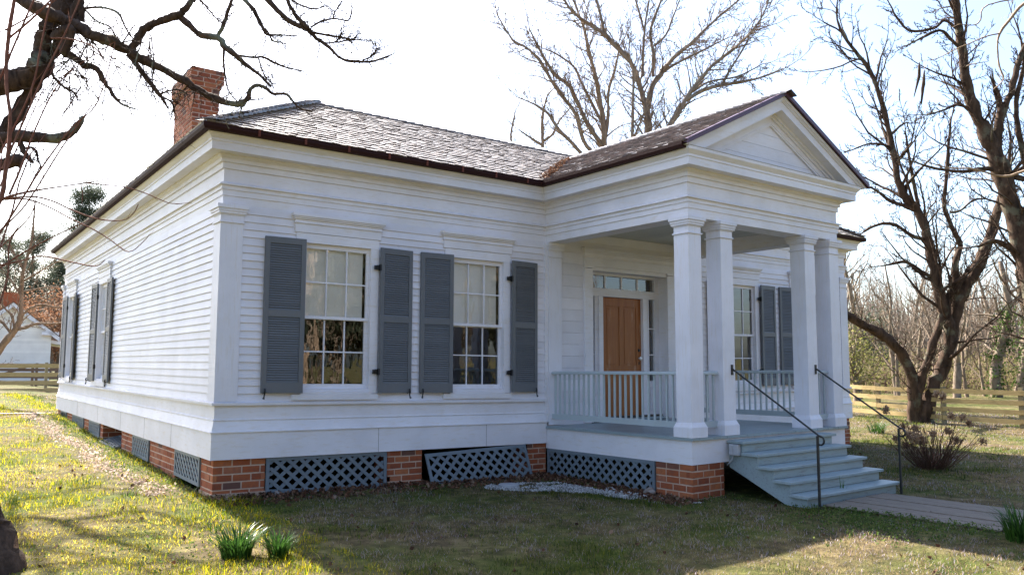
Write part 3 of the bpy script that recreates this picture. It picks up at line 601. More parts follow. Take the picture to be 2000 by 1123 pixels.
# ------------------------------------------------------------------ lattice panels
def lattice(fr, u0, u1, z00, z01, z10, z11, sp=.152, sw=.046, v=.02, mirror=False, vert=False):
    """frame with two diagonal layers; fr(u, v, z); corners may be skewed: z bottom/top at u0 and at u1"""
    L_ = u1-u0; zb = lambda u: z00+(z10-z00)*(u-u0)/L_; zt_ = lambda u: z01+(z11-z01)*(u-u0)/L_; fw = .045
    fmb = MB(); q = lambda mb, pts, va, vb: mb.hexa([fr(pts[0][0], va, pts[0][1]), fr(pts[1][0], va, pts[1][1]), fr(pts[1][0], vb, pts[1][1]), fr(pts[0][0], vb, pts[0][1]), fr(pts[3][0], va, pts[3][1]), fr(pts[2][0], va, pts[2][1]), fr(pts[2][0], vb, pts[2][1]), fr(pts[3][0], vb, pts[3][1])])
    q(fmb, [(u0, zb(u0)), (u0+fw, zb(u0)), (u0+fw, zt_(u0)), (u0, zt_(u0))], v, v-.025); q(fmb, [(u1-fw, zb(u1)), (u1, zb(u1)), (u1, zt_(u1)), (u1-fw, zt_(u1))], v, v-.025)
    q(fmb, [(u0+fw, zb(u0)), (u1-fw, zb(u1)), (u1-fw, zb(u1)+fw), (u0+fw, zb(u0)+fw)], v, v-.025); q(fmb, [(u0+fw, zt_(u0)-fw), (u1-fw, zt_(u1)-fw), (u1-fw, zt_(u1)), (u0+fw, zt_(u0))], v, v-.025)
    smb = MB(); H = max(z01-z00, z11-z10); k = 1.12
    for lay, sg in enumerate((1, -1)):
        va, vb = (v-.004, v-.011) if (lay == 0) != mirror else (v-.012, v-.019)
        c = u0-H*k
        while c < u1+H*k:
            # strip centre line: u = c + sg*k*(z - zb(mid))
            p0, p1 = (c, zb((u0+u1)/2)), (c+k*H*1.15 if sg > 0 else c-k*H*1.15, zb((u0+u1)/2)+H*1.15)
            t0, t1 = 0., 1.; du, dz_ = p1[0]-p0[0], p1[1]-p0[1]
            ts = np.linspace(-.2, 1, 40); good = [t for t in ts if u0+.03 < p0[0]+du*t < u1-.03 and zb(p0[0]+du*t)+.02 < p0[1]+dz_*t < zt_(p0[0]+du*t)-.02]
            if len(good) > 1:
                t0, t1 = good[0], good[-1]; a = (p0[0]+du*t0, p0[1]+dz_*t0); b = (p0[0]+du*t1, p0[1]+dz_*t1); h = sw*sqrt(1+1/(k*k))/2*k
                q(smb, [(a[0]-h, a[1]), (a[0]+h, a[1]), (b[0]+h, b[1]), (b[0]-h, b[1])], va, vb)
            c += sp*1.12
    return fmb, smb
def lat(fr, *a, parent=None, **k):
    f_, s_ = lattice(fr, *a, **k); q = HB(f_, 'lattice_panel', G_LAT, parent); HB(s_, 'lattice_slats', G_LAT, q); return q
lat(FR, .668, 2.405, .0, .455, -.06, .455, mirror=True)
FRP = lambda u, v, z: (XA-v, u, z)              # left side of the porch
lat(FRP, -PP+.665, -.06, -.13, .37, -.2, .37, mirror=False)
for a, b in ((.53, 1.79), (3.4, 4.6), (7.74, 8.98), (9.72, 11.33)): lat(LF, a, b, .06+.012*a, .455, .06+.012*b, .455, sp=.125)
lat(LF, 12.31, 13.29, .22, .455, .23, .455, sp=.035)
for a, b in ((9.8, 11.5), (12.2, 13.8)): lat(FR, a, b, -.15, .455, -.15, .455)
lat(lambda u, v, z: (XB+v, u, z), -PP+.665, -.06, -.2, .37, -.2, .37)
for a, b in ((.7, 3.9), (4.7, 7.9), (8.7, 13.2)): lat(RT, a, b, -.2, .455, -.2, .455)
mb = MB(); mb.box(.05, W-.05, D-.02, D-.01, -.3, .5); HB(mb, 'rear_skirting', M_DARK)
# leaning panel on the front, not fixed: a thing of its own; a fallen one on the left
t = empty('lattice_panel', (4.0, -.1, -.1), 'grey-blue lattice panel leaning crooked in the gap between two brick piers', 'lattice panel')
LEAN = lambda u, v, z: (u+.06*(1-(z+.1)/.5), -.04-v-.13*(1-(z+.1)/.5), z)
f_, s_ = lattice(LEAN, 3.0, 4.86, -.13, .375, -.13, .41, mirror=True); f_.build('frame', G_LAT, t, shift=t.location); s_.build('slats', G_LAT, t, shift=t.location)
t = empty('lattice_panel', (-.1, 6.5, .13), 'grey lattice panel fallen flat on the ground at a gap in the side foundation', 'lattice panel')
LIE = lambda u, v, z: (-.12+z*.95, u, .14+v+z*.22)
f_, s_ = lattice(LIE, 5.68, 7.2, 0, .42, 0, .42); f_.build('frame', G_LAT, t, shift=t.location); s_.build('slats', G_LAT, t, shift=t.location)
# ------------------------------------------------------------------ steps
xs0, xs1, ys, rn, rs_, zT = 6.022, 8.294, -3.381, .2416, .1515, .666
st = MB()
for i in range(5):                              # risers
    z1 = zT-i*rs_-.036; z0 = z1-(rs_-.036) if i < 4 else -.2; y = ys-i*rn+.046
    st.box(xs0+.055, xs1-.055, y, y+.02, z0, z1)
steps = HB(st, 'steps', G_STEP)
for i in range(5):
    z = zT-i*rs_; y = ys-i*rn; mb = MB(); mb.box(xs0, xs1, y, y+rn+.035 if i else -PP-.02, z-.036, z); HB(mb, 'tread', G_STEP, steps, bevel=.004)
for x in (xs0+.062, xs1-.102):                  # sawtooth stringers
    pts = [(-PP-.015, .63)]
    pts = [(-PP-.015, zT-.037)]
    for i in range(5): y = ys-i*rn+.067; pts += [(y, zT-i*rs_-.037), (y, zT-(i+1)*rs_-.037 if i < 4 else -.16)]
    pts += [(ys-4*rn+.18, -.17), (-PP-.015, .30)]
    mb = MB(); mb.prism(pts, lambda a, b, t: (t, a, b), x, x+.04); HB(mb, 'stringer', G_STEP, steps)
mb = MB(); mb.box(xs0+.02, xs1-.02, -PP-.012, -PP+.0, .373, .66)
# handrails
def handrail(x, yp1, name='handrail'):
    y0, zt0 = -PP-.03, 1.62; y1 = yp1; zg = -.14; zt1 = .80
    mb = MB(); mb.tube([(x, y0-.0, zt0), (x, y1-.02, zt1)], .0125, 8)
    c = Vector((x, y1-.02, zt1)); r0 = .075; pts = [(x, c.y, c.z)]
    for k in range(9): a_ = radians(60-k*27); pts.append((x, c.y-.02-.05*cos(a_), c.z-.06+.05*sin(a_)*1.1))
    mb.tube(pts, .0125, 8); q = HB(mb, name, M_BLK, wp=False)
    mb = MB(); mb.box(x-.013, x+.013, y1-.013, y1+.013, zg-.05, zt1-.005); HB(mb, 'post', M_BLK, q, wp=False)
    mb = MB(); mb.box(x-.02, x+.02, -PP-.02, -PP-.006, zt0-.075, zt0+.07); mb.box(x-.01, x+.01, -PP-.04, -PP-.018, zt0-.012, zt0+.012); HB(mb, 'wall_plate', M_BLK, q, wp=False)
handrail(6.19, -4.40); handrail(8.24, -4.38)
# outlet box on the stringer
mb = MB(); mb.box(xs0-.02, xs0+.05, -3.31, -3.16, .47, .622); eb = HB(mb, 'outlet_box', M_GREY, bevel=.006)
mb = MB(); mb.box(xs0-.028, xs0-.02, -3.30, -3.24, .485, .608); mb.box(xs0-.028, xs0-.02, -3.23, -3.17, .485, .608); HB(mb, 'cover', M_GREY, eb)
mb = MB(); mb.tube([(xs0, -3.22, .48), (xs0-.0, -3.20, .42), (xs0, -3.16, .37), (xs0+.02, -3.10, .33)], .010, 6); HB(mb, 'conduit', M_GREY, eb)
# ================================================================== TREES
def vn(v): return v/(np.linalg.norm(v)+1e-9)
class Tree:
    """collects tapered polylines and writes them as one tube mesh; trunk and crown kept apart"""
    def __init__(s, seed=0): s.r = np.random.default_rng(seed); s.lines = []
    def add(s, pts, rad): s.lines.append((np.array(pts, float), np.array(rad, float)))
    def wiggle(s, p0, d, L_, r0, r1, nseg, jit, up=0., droop=0.):
        pts = [np.array(p0, float)]; d = vn(np.array(d, float)); step = L_/nseg
        for i in range(nseg):
            d = vn(d+s.r.normal(0, jit, 3)+np.array([0, 0, up-droop*i/nseg])); pts.append(pts[-1]+d*step)
        rad = r0+(r1-r0)*np.linspace(0, 1, nseg+1)**.8; s.add(pts, rad); return np.array(pts), rad
    def sprout(s, pts, rad, n, lvl, lf=.45, ang=(.5, 1.1), t0=.25, jit=.16, up=.08, droop=0., nch=4, rmin=.003, Lref=None, planar=None):
        seg = np.linalg.norm(np.diff(pts, axis=0), axis=1); cum = np.concatenate([[0], np.cumsum(seg)]); Lt = cum[-1]; Lr = Lref or Lt
        for k in range(n):
            t = t0+(1-t0)*(k+s.r.random())/n; c = t*Lt; i = min(np.searchsorted(cum, c)-1, len(seg)-1); i = max(i, 0); f = (c-cum[i])/(seg[i]+1e-9)
            p = pts[i]+(pts[i+1]-pts[i])*f; rr = rad[i]+(rad[i+1]-rad[i])*f; tg = vn(pts[i+1]-pts[i])
            q = vn(np.cross(tg, s.r.normal(0, 1, 3))); a = s.r.uniform(*ang); d = tg*cos(a)+q*sin(a)
            if planar is not None: d = vn(d-planar*np.dot(d, planar)*.7)
            L_ = Lr*lf*s.r.uniform(.55, 1.15)*(1.05-.45*t); r0 = min(rr*.62, .018*L_+.002)
            ns = max(3, min(8, int(L_/.22)+2)) if lvl > 1 else 4
            P2, R2 = s.wiggle(p, d, L_, max(r0, rmin), rmin*.5, ns, jit, up, droop)
            if lvl > 1: s.sprout(P2, R2, nch, lvl-1, lf*1.05 if Lref is None else lf, ang, .2, jit, up, droop, nch, rmin, None, planar)
def tubes(lines, org, twig=.006):
    V, T = [], []; n0 = 0
    for pts, rad in lines:
        m = len(pts); k = 10 if rad[0] > .08 else (6 if rad[0] > .02 else (4 if rad[0] > twig else 3)); tg = np.gradient(pts, axis=0); tg /= np.linalg.norm(tg, axis=1)[:, None]+1e-9
        a = np.cross(tg, [.21, .33, .92]); bad = np.linalg.norm(a, axis=1) < .15; a[bad] = np.cross(tg[bad], [1, 0, 0]); a /= np.linalg.norm(a, axis=1)[:, None]+1e-9; b = np.cross(tg, a)
        th = np.arange(k)*2*pi/k; rr = rad[:, None]
        if rad[0] > .03: rr = rr*(1+.10*np.sin(th*2+np.arange(m)[:, None]*.9+rad[0]*50)+.07*np.sin(th*3+np.arange(m)[:, None]*1.7))
        ring = pts[:, None, :]+rr[..., None]*(a[:, None, :]*np.cos(th)[None, :, None]+b[:, None, :]*np.sin(th)[None, :, None])
        V.append(ring.reshape(-1, 3)); i = np.arange(m-1)[:, None]*k; j = np.arange(k)[None, :]; j2 = (j+1) % k
        T.append(np.stack([i+j, i+j2, i+k+j2, i+k+j], -1).reshape(-1, 4)+n0); n0 += m*k
        if rad[-1] > .015:                      # close a sawn or broken end
            V.append(pts[-1:]+tg[-1:]*rad[-1]*.3); e = n0-k; T.append(np.stack([e+np.arange(k), e+(np.arange(k)+1) % k, np.full(k, n0), np.full(k, n0)], -1)); n0 += 1
    return np.concatenate(V)-np.array(org), np.concatenate(T)
def meshify(name, lines, org, mat, parent=None):
    V, T = tubes(lines, org); me = bpy.data.meshes.new(name)
    quad = T[:, 2] != T[:, 3]; tot = np.where(quad, 4, 3).astype(np.int32); li = np.concatenate([t if q else t[:3] for t, q in zip(T, quad)]) if not quad.all() else T.ravel()
    me.vertices.add(len(V)); me.vertices.foreach_set('co', V.astype(np.float32).ravel()); me.loops.add(len(li)); me.loops.foreach_set('vertex_index', li.astype(np.int32))
    me.polygons.add(len(T)); me.polygons.foreach_set('loop_start', np.concatenate([[0], np.cumsum(tot)[:-1]]).astype(np.int32)); me.polygons.foreach_set('loop_total', tot)
    me.update(calc_edges=True); me.polygons.foreach_set('use_smooth', [True]*len(T)); return link(name, me, mat, parent)
def fine(pts, rad, sub=3, jit=.0, seed=0):      # Catmull-Rom refinement
    pts = np.array(pts, float); rad = np.array(rad, float); n = len(pts); o, ro = [], []; r_ = np.random.default_rng(seed)
    for i in range(n-1):
        p0, p1, p2, p3 = pts[max(i-1, 0)], pts[i], pts[i+1], pts[min(i+2, n-1)]
        for k in range(sub):
            t = k/sub; q = .5*((2*p1)+(-p0+p2)*t+(2*p0-5*p1+4*p2-p3)*t*t+(-p0+3*p1-3*p2+p3)*t**3)
            rr = rad[i]+(rad[i+1]-rad[i])*t; o.append(q+r_.normal(0, 1, 3)*jit*rr); ro.append(rr*(1+r_.normal(0, .5)*jit))
    o.append(pts[-1]); ro.append(rad[-1]); return np.array(o), np.array(ro)
def traced(spec, d0, thin=1.):
    """limb seen in the picture: (px, py, r_px[, depth]) -> 3-D points"""
    pts, rad = [], []; d = d0
    for q in spec:
        if len(q) > 3: d = q[3]
        pts.append(P(q[0], q[1], d)); rad.append(q[2]*d/FPX*thin)
    return pts, rad
def leaves(centres, n, spread, size, r_, flat=1.0, org=(0, 0, 0)):
    C_ = np.array(centres); c = C_[r_.integers(0, len(C_), n)]+r_.normal(0, 1, (n, 3))*spread-np.array(org)
    u = r_.normal(0, 1, (n, 3)); u /= np.linalg.norm(u, axis=1)[:, None]; w_ = r_.normal(0, 1, (n, 3)); v = np.cross(u, w_); v /= np.linalg.norm(v, axis=1)[:, None]
    s = (size*r_.uniform(.6, 1.4, n))[:, None]; V = np.stack([c-u*s, c+v*s*.45*flat, c+u*s, c-v*s*.45*flat], 1).reshape(-1, 3)
    return V, np.arange(4*n).reshape(n, 4)
# ---- the old tree close by on the left, its trunk just outside the frame
t = Tree(3); o = gp(-60, 1180); o = np.array([-3.05, -3.2, float(g(-3.05, -3.2))])
tr = Tree(4)
T0 = [(26, 1160, 56, 6.4), (4, 1118, 50, 6.5), (-28, 1060, 48, 6.6), (-52, 1005, 47, 6.7), (-85, 930, 44, 6.9), (-115, 800, 42, 7.2), (-130, 600, 40, 7.6), (-130, 400, 36, 7.9), (-95, 240, 30, 8.2), (-40, 178, 25, 8.3), (0, 160, 23), (35, 156, 22, 8.4), (58, 146, 18), (74, 124, 16), (80, 100, 14, 8.5), (88, 70, 16), (104, 36, 19, 8.6), (124, 5, 15), (140, -30, 12, 8.8), (150, -90, 10, 8.9)]
p, r_ = traced(T0, 6.6); o = p[0]; o = np.array([o[0], o[1], float(g(o[0], o[1]))]); p[0] = o-np.array([0, 0, .9]); p[1] = p[1]-np.array([0, 0, .1]); p, r_ = fine(p, r_, 4, .07, 1); tr.add(p, r_)
LIMBS = [
 [(-20, 300, 14, 8.4), (15, 250, 13), (45, 200, 13, 8.5), (75, 155, 12), (100, 115, 12, 8.6), (125, 65, 11), (148, 20, 9), (160, -40, 8)],
 [(-40, 290, 13, 7.8), (10, 268, 12, 7.9), (60, 268, 11), (110, 270, 10), (135, 262, 8), (152, 245, 7), (163, 228, 4)],
 [(-30, 335, 13, 7.6), (10, 320, 13), (42, 316, 12)],
 [(30, -10, 12, 8.2), (60, 10, 13), (95, 28, 14), (130, 42, 13, 8.4), (165, 60, 11), (205, 78, 11), (245, 96, 10, 8.6), (280, 117, 8.5), (320, 137, 7.5, 8.8), (360, 158, 7), (395, 180, 7, 9), (430, 197, 6.5), (460, 204, 6), (478, 198, 5), (490, 190, 3)],
 [(258, 95, 8, 8.6), (270, 75, 7.5), (285, 55, 8), (315, 40, 8), (345, 32, 8.5), (358, 22, 7), (372, 5, 6), (382, -25, 5)],
 [(352, 34, 7, 8.8), (372, 52, 6), (395, 70, 6), (425, 74, 6.5, 8.9), (440, 92, 6), (462, 110, 5.5), (478, 125, 4.5, 9), (505, 145, 3), (530, 170, 2)],
 [(424, 72, 4, 8.9), (436, 50, 4), (444, 25, 3.5), (455, -5, 3)],
 [(437, 98, 2.6, 8.9), (437, 125, 2.4), (440, 150, 2.2), (444, 172, 2), (455, 190, 1.6), (466, 200, 1)],
 [(462, 108, 3.4, 9), (490, 113, 3), (512, 112, 3), (535, 122, 3), (558, 132, 2.4), (595, 140, 1.2)],
 [(505, 115, 2, 9), (512, 138, 1.8), (522, 155, 1.4), (533, 165, .8)],
 [(474, 203, 5, 9), (484, 190, 4.5), (490, 174, 4.2), (503, 167, 4), (518, 172, 3.4), (532, 183, 3), (558, 184, 2.6), (572, 198, 2.2), (586, 212, 1.8), (612, 220, 1)],
 [(475, 202, 6, 9), (472, 210, 3)],
 [(468, -10, 4.5, 9), (485, 8, 4), (498, 25, 4), (508, 46, 3.4), (516, 60, 3), (522, 68, 2.4), (545, 69, 2), (580, 70, 1)],
 [(512, 52, 2.6, 9), (525, 66, 2.6), (532, 80, 2.4), (550, 84, 1.6), (566, 88, .8)],
 [(510, -15, 6, 9), (535, 14, 5.5), (560, 38, 5), (585, 52, 4.6), (604, 60, 5, 9.1), (618, 76, 4), (642, 92, 3.2), (668, 116, 2.6), (705, 121, 2.6), (730, 120, 2), (768, 106, 1.2)],
 [(556, -12, 4, 9), (565, 10, 4), (580, 33, 4), (602, 56, 4.5)],
 [(610, 64, 3.4, 9.1), (640, 70, 3), (668, 74, 2.6), (690, 78, 2), (712, 79, 1)], [(606, 54, 2.4, 9.1), (628, 42, 2.4), (655, 37, 2.2), (680, 40, 1.8), (687, 22, 1.4), (687, 9, 1)],
 [(655, 84, 2, 9.1), (665, 70, 1.8), (666, 53, 1)], [(636, 85, 2, 9.1), (660, 83, 2), (690, 76, 1.6), (704, 62, .8)], [(708, 119, 1.8, 9.1), (728, 108, 1.4), (735, 95, 1.2), (732, 83, .8)],
 [(650, 38, 1.5, 9.1), (654, 24, 1.2), (662, 12, .7)], [(560, -5, 3, 9), (590, 12, 2.4), (615, 18, 2), (640, 11, .8)],
 [(125, 104, 8, 8.5), (145, 112, 7), (165, 128, 6.5), (188, 134, 6), (200, 155, 5), (212, 172, 4), (228, 195, 3), (242, 206, 2), (270, 215, 1.2)],
 [(250, 107, 5, 8.6), (268, 128, 5), (285, 152, 4.5), (305, 178, 4), (318, 195, 3), (329, 213, 1.5)], [(312, 186, 2.4, 8.8), (328, 178, 2.2), (350, 176, 2), (372, 188, 1.2)], [(318, 190, 2, 8.8), (332, 198, 2), (340, 208, 1.4), (340, 222, 1)],
 [(110, 75, 12, 8.3), (125, 60, 11), (140, 60, 9), (130, 85, 9), (122, 103, 9)], [(158, 42, 7, 8.6), (160, 20, 6), (152, 0, 5), (150, -20, 5)],
 [(163, 18, 3.4, 8.6), (185, 15, 3), (210, 17, 3), (232, 28, 2.6), (244, 52, 2.2), (256, 72, 2), (266, 80, 1)], [(168, 22, 2.4, 8.6), (190, 42, 2), (215, 54, 1.8), (228, 75, 1)],
 [(385, -5, 3, 9), (400, 10, 2.4), (415, 28, 2), (420, 35, 1.6), (434, 44, 1)], [(38, 272, 5, 7.9), (45, 295, 5), (58, 312, 4), (66, 318, 2)], [(45, 292, 3, 7.9), (60, 288, 3), (72, 298, 2.6), (74, 312, 2), (80, 330, 1.6), (68, 342, 1)],
 [(100, 135, 3, 8.5), (106, 152, 3), (125, 170, 2.6), (145, 182, 2.2), (152, 198, 1.4)], [(378, 5, 2, 8.9), (395, -10, 1.6)],
]
for k, L in enumerate(LIMBS):
    p, r_ = traced(L, 8.5); p, r_ = fine(p, r_, 4, .10, k+20); tr.add(p, r_)
    rp = L[0][2]; ln = np.linalg.norm(p[-1]-p[0])
    if rp < 15 and k not in (1, 2): t.sprout(p, r_, int(12+ln*14), 2, .22, (.5, 1.2), .12, .25, .0, .12, 6, .0042, Lref=max(ln, 1.1), planar=Fv)
    elif k == 0: t.sprout(p, r_, 8, 2, .25, (.6, 1.3), .2, .22, 0, .1, 4, .0025, planar=Fv)
for k in (1, 20): 
    p, r_ = traced(LIMBS[k], 8); p, r_ = fine(p, r_, 3); t.sprout(p, r_, 12, 2, .6, (.6, 1.4), .1, .25, -.05, .25, 4, .0025, Lref=.9)
# upper limbs, above the frame, whose shade crosses the sunny lawn
UP = [[(-60, 1018), (0, 1014), (70, 1012), (130, 1016), (200, 1008), (260, 1000), (310, 1004), (360, 1020), (400, 1034)], [(120, 1016), (160, 1040), (200, 1052), (250, 1064), (300, 1078), (360, 1095), (420, 1112)], [(-40, 1075), (60, 1068), (140, 1082), (230, 1100), (300, 1122)], [(20, 985), (100, 968), (170, 950), (230, 955), (290, 940)], [(200, 1052), (260, 1042), (330, 1048)]]
q0 = P(150, -90, 8.9)
for k, L in enumerate(UP):
    hz_ = 10.2+.35*k; pts = []
    for (a, b) in L: q = gp(a, b); pts.append(q+np.array(SUN)*(hz_-q[2]+.15*sin(a*.05))/SUN.z)
    if k in (0, 2, 3): pts = [q0, (q0*2+pts[0])/3+np.array([-.3, 0, .5]), (q0+pts[0]*2)/3+np.array([-.2, 0, .5])]+pts
    rr = np.linspace(.085 if k < 2 else .06, .03, len(pts)); p, r_ = fine(pts, rr, 4, .08, 90+k); tr.add(p, r_); t.sprout(p, r_, 14, 2, .18, (.4, 1.1), .3, .2, .02, .1, 4, .006)
# a fan of hanging twigs under the big fork
for k in range(64):
    a = P(RNG.uniform(110, 300), RNG.uniform(60, 175), RNG.uniform(8.3, 8.9)); L_ = RNG.uniform(.4, 1.1)
    p, r_ = t.wiggle(a, [RNG.normal(0, .8)+.4, RNG.normal(0, .3), -.6+RNG.normal(0, .4)], L_, .008, .0025, 7, .22, .02); t.sprout(p, r_, 6, 1, .4, (.5, 1.2), .2, .25, 0, .1, 3, .0028)
root = empty('bare_tree', tuple(o), 'gnarled dark bare tree with crooked limbs reaching over the cottage roof from the left', 'tree')
meshify('trunk', tr.lines, o, BK_NEAR, root); meshify('crown', t.lines, o, BK_NEAR, root)
# ---- reddish shoots in front of it
t = Tree(9); o = np.array([-3.35, -2.6, float(g(-3.35, -2.6))])
CANES = [[(-60, 420, 5, 7.0), (-5, 400, 6), (12, 330, 5.5), (20, 240, 5), (12, 150, 5), (18, 60, 5), (30, -10, 4)], [(-10, 400, 4, 7.2), (15, 385, 5), (60, 374, 3.6), (110, 366, 2.4), (170, 357, 2), (220, 348, 1.6), (265, 341, 1)],
 [(10, 388, 3, 7.2), (60, 384, 2.6), (100, 392, 2.2), (140, 410, 2), (180, 425, 2), (215, 431, 1.8), (245, 429, 1.5), (262, 415, 1.3), (270, 399, 1)], [(10, 390, 3, 7.3), (50, 389, 2.4), (90, 402, 2), (140, 428, 1.8), (180, 447, 1.6), (215, 468, 1.4), (251, 492, 1.3), (280, 472, 1.1), (292, 458, .7)],
 [(170, 358, 1.8, 7.2), (215, 362, 1.8), (250, 367, 1.6), (285, 378, 1.4), (315, 391, 1.2), (338, 398, 1.1), (374, 396, .7)],
 [(-30, 545, 3, 7.4), (20, 510, 2.6), (70, 480, 2.4), (130, 450, 2), (175, 430, 1.4)], [(-10, 520, 3, 7.4), (40, 510, 2.4), (80, 500, 2.2), (140, 512, 1.8), (185, 520, 1.6), (205, 508, 1)],
 [(5, 330, 3, 7.0), (40, 250, 2.6), (85, 150, 2.4), (130, 60, 2), (160, -10, 1.6)], [(0, 300, 2.4, 7.1), (60, 180, 2.2), (80, 90, 2), (95, 20, 2), (110, -20, 1.5)], [(18, 380, 3, 7.2), (40, 330, 2.6), (70, 250, 2), (110, 170, 1.6), (150, 130, 1.3), (225, 82, .8)],
 [(-10, 470, 3, 7.1), (30, 410, 2.4), (80, 330, 2.2), (140, 250, 1.8), (190, 200, 1.6), (225, 84, 1)], [(0, 450, 2.4, 7.2), (50, 400, 2), (120, 290, 1.8), (180, 205, 1.4)], [(-20, 200, 3, 7.0), (40, 60, 2.4), (75, -20, 2)], [(10, 60, 2.6, 7.0), (45, 40, 2), (110, 0, 1.6), (130, -20, 1.2)],
 [(18, 75, 3, 7.1), (60, 40, 2.6), (95, 5, 2.4), (120, -20, 2)], [(-10, 620, 2.4, 7.4), (15, 540, 2.2), (20, 470, 2), (60, 420, 1.5), (75, 370, 1)], [(100, 75, 3, 7.3), (130, 76, 2.6), (165, 84, 2.2), (190, 98, 1.8), (205, 120, 1.5), (230, 125, 1)],
 [(158, 358, 1.4, 7.2), (161, 375, 1.2), (160, 400, .8)], [(-20, 500, 2, 7.2), (15, 470, 1.6), (45, 430, 1.2)]]
for k, L in enumerate(CANES):
    p, r_ = traced(L, 7.2); p, r_ = fine(p, np.array(r_)*.78, 4, .05, k+70); t.add(p, r_); t.sprout(p, r_, 3, 1, .12, (.3, .7), .3, .1, .05, 0, 2, .0016)
for k in range(4):
    a = P(RNG.uniform(-80, 10), RNG.uniform(430, 620), RNG.uniform(7., 7.6)); t.add(*fine([np.array([o[0]+RNG.normal(0, .1), o[1]+RNG.normal(0, .1), o[2]]), (a+o)/2+RNG.normal(0, .05, 3), a, a+RNG.normal(0, .2, 3)+np.array([.1, 0, .9]), a+RNG.normal(0, .3, 3)+np.array([.3, 0, 1.8])], [.013, .011, .009, .006, .002], 3))
root = empty('bare_shrub', tuple(o), 'tall bare shrub of thin reddish shoots arching in front of the big left tree', 'shrub')
meshify('stems', t.lines, o, BK_RED, root)
# ---- the crooked tree beyond the porch on the right
def big_tree(name, limbs, d, base, bark, label, seed, nt, lvl, lf, rmin, planar=None, group=None, extra=None, up=.06):
    tr, cr = Tree(seed), Tree(seed+1); bx = np.array([base[0], base[1], float(g(base[0], base[1]))])
    for k, L in enumerate(limbs):
        p, r_ = traced(L, d, .80 if d > 30 else .86); p, r_ = fine(p, r_, 4, .09, seed+k); tr.add(p, r_); ln = np.linalg.norm(p[-1]-p[0])
        cr.sprout(p, r_, int(nt*(.5+ln*.35)), lvl, lf, (.45, 1.0), .15, .15, up, .0, 7, rmin, Lref=max(ln*.8, 2.), planar=planar)
        e_ = p[-1]; tg_ = vn(p[-1]-p[-4])
        for m_ in range(2 if L[-1][2] > 3.5 else 1):
            dd_ = vn(tg_+cr.r.normal(0, .22, 3)); P2, R2 = cr.wiggle(e_, dd_, min(max(ln*.45, 1.), 2.6), max(r_[-1]*.85, rmin*1.5), rmin*.5, 8, .10, .03); cr.sprout(P2, R2, 9, 2, .38, (.4, .9), .1, .15, up, 0, 5, rmin)
    root = empty(name, tuple(bx), label, 'tree', group); meshify('trunk', tr.lines, bx, bark, root); meshify('crown', cr.lines, bx, bark, root); return root
dF = 26.
F_L = [[(1805, 850, 32), (1805, 815, 22), (1818, 770, 15), (1840, 720, 14), (1856, 670, 14.5), (1854, 640, 13), (1838, 590, 12.5), (1826, 540, 11), (1815, 480, 10.5), (1805, 440, 10), (1788, 405, 9), (1768, 385, 8.5), (1755, 355, 8), (1745, 300, 6.5), (1735, 250, 6), (1722, 200, 5), (1700, 140, 4.5), (1670, 100, 4), (1645, 65, 3), (1634, 30, 2), (1636, 0, 1.4)],
 [(1795, 835, 16), (1787, 780, 13), (1775, 720, 12), (1750, 678, 11.5), (1718, 650, 11), (1685, 633, 9.5), (1655, 615, 9), (1625, 592, 8)],
 [(1782, 825, 17), (1790, 770, 11), (1808, 715, 10), (1826, 660, 8.5), (1840, 615, 7.5), (1855, 575, 7), (1858, 562, 4)],
 [(1858, 665, 12), (1866, 620, 12), (1877, 580, 12.5), (1893, 552, 12), (1915, 510, 12), (1935, 460, 11), (1945, 420, 10), (1958, 380, 9), (1966, 350, 7)],
 [(1872, 585, 9), (1868, 565, 11), (1872, 554, 8)],
 [(1870, 560, 8), (1865, 520, 7), (1875, 480, 6.5), (1862, 450, 5), (1846, 410, 4.6), (1845, 380, 4.6), (1850, 330, 4), (1853, 280, 3.4), (1857, 235, 2)],
 [(1792, 412, 5), (1765, 402, 4.5), (1738, 392, 4), (1715, 375, 3), (1698, 365, 2)], [(1795, 405, 4.5), (1785, 360, 4), (1779, 325, 3.6), (1773, 290, 3), (1768, 255, 1.5)],
 [(1808, 468, 4.5), (1780, 460, 4), (1750, 440, 4), (1725, 437, 3.5), (1700, 445, 3), (1680, 458, 1.5)], [(1856, 415, 2.6), (1875, 412, 2.4), (1900, 392, 2.4), (1920, 388, 1.5)],
 [(1745, 290, 2.6), (1722, 282, 2.6), (1695, 282, 2.2), (1660, 295, 1.2)], [(1826, 545, 4.5), (1800, 530, 4), (1770, 512, 3.6), (1745, 515, 3), (1720, 520, 1.6)]]
bp_ = gp(1800, 832)
big_tree('bare_tree', F_L, dF, P(1800, 845, dF), BK_F, 'crooked multi-trunked bare tree leaning over the fence behind the dried hydrangea', 101, 11, 3, .30, .010)
dG = 22.
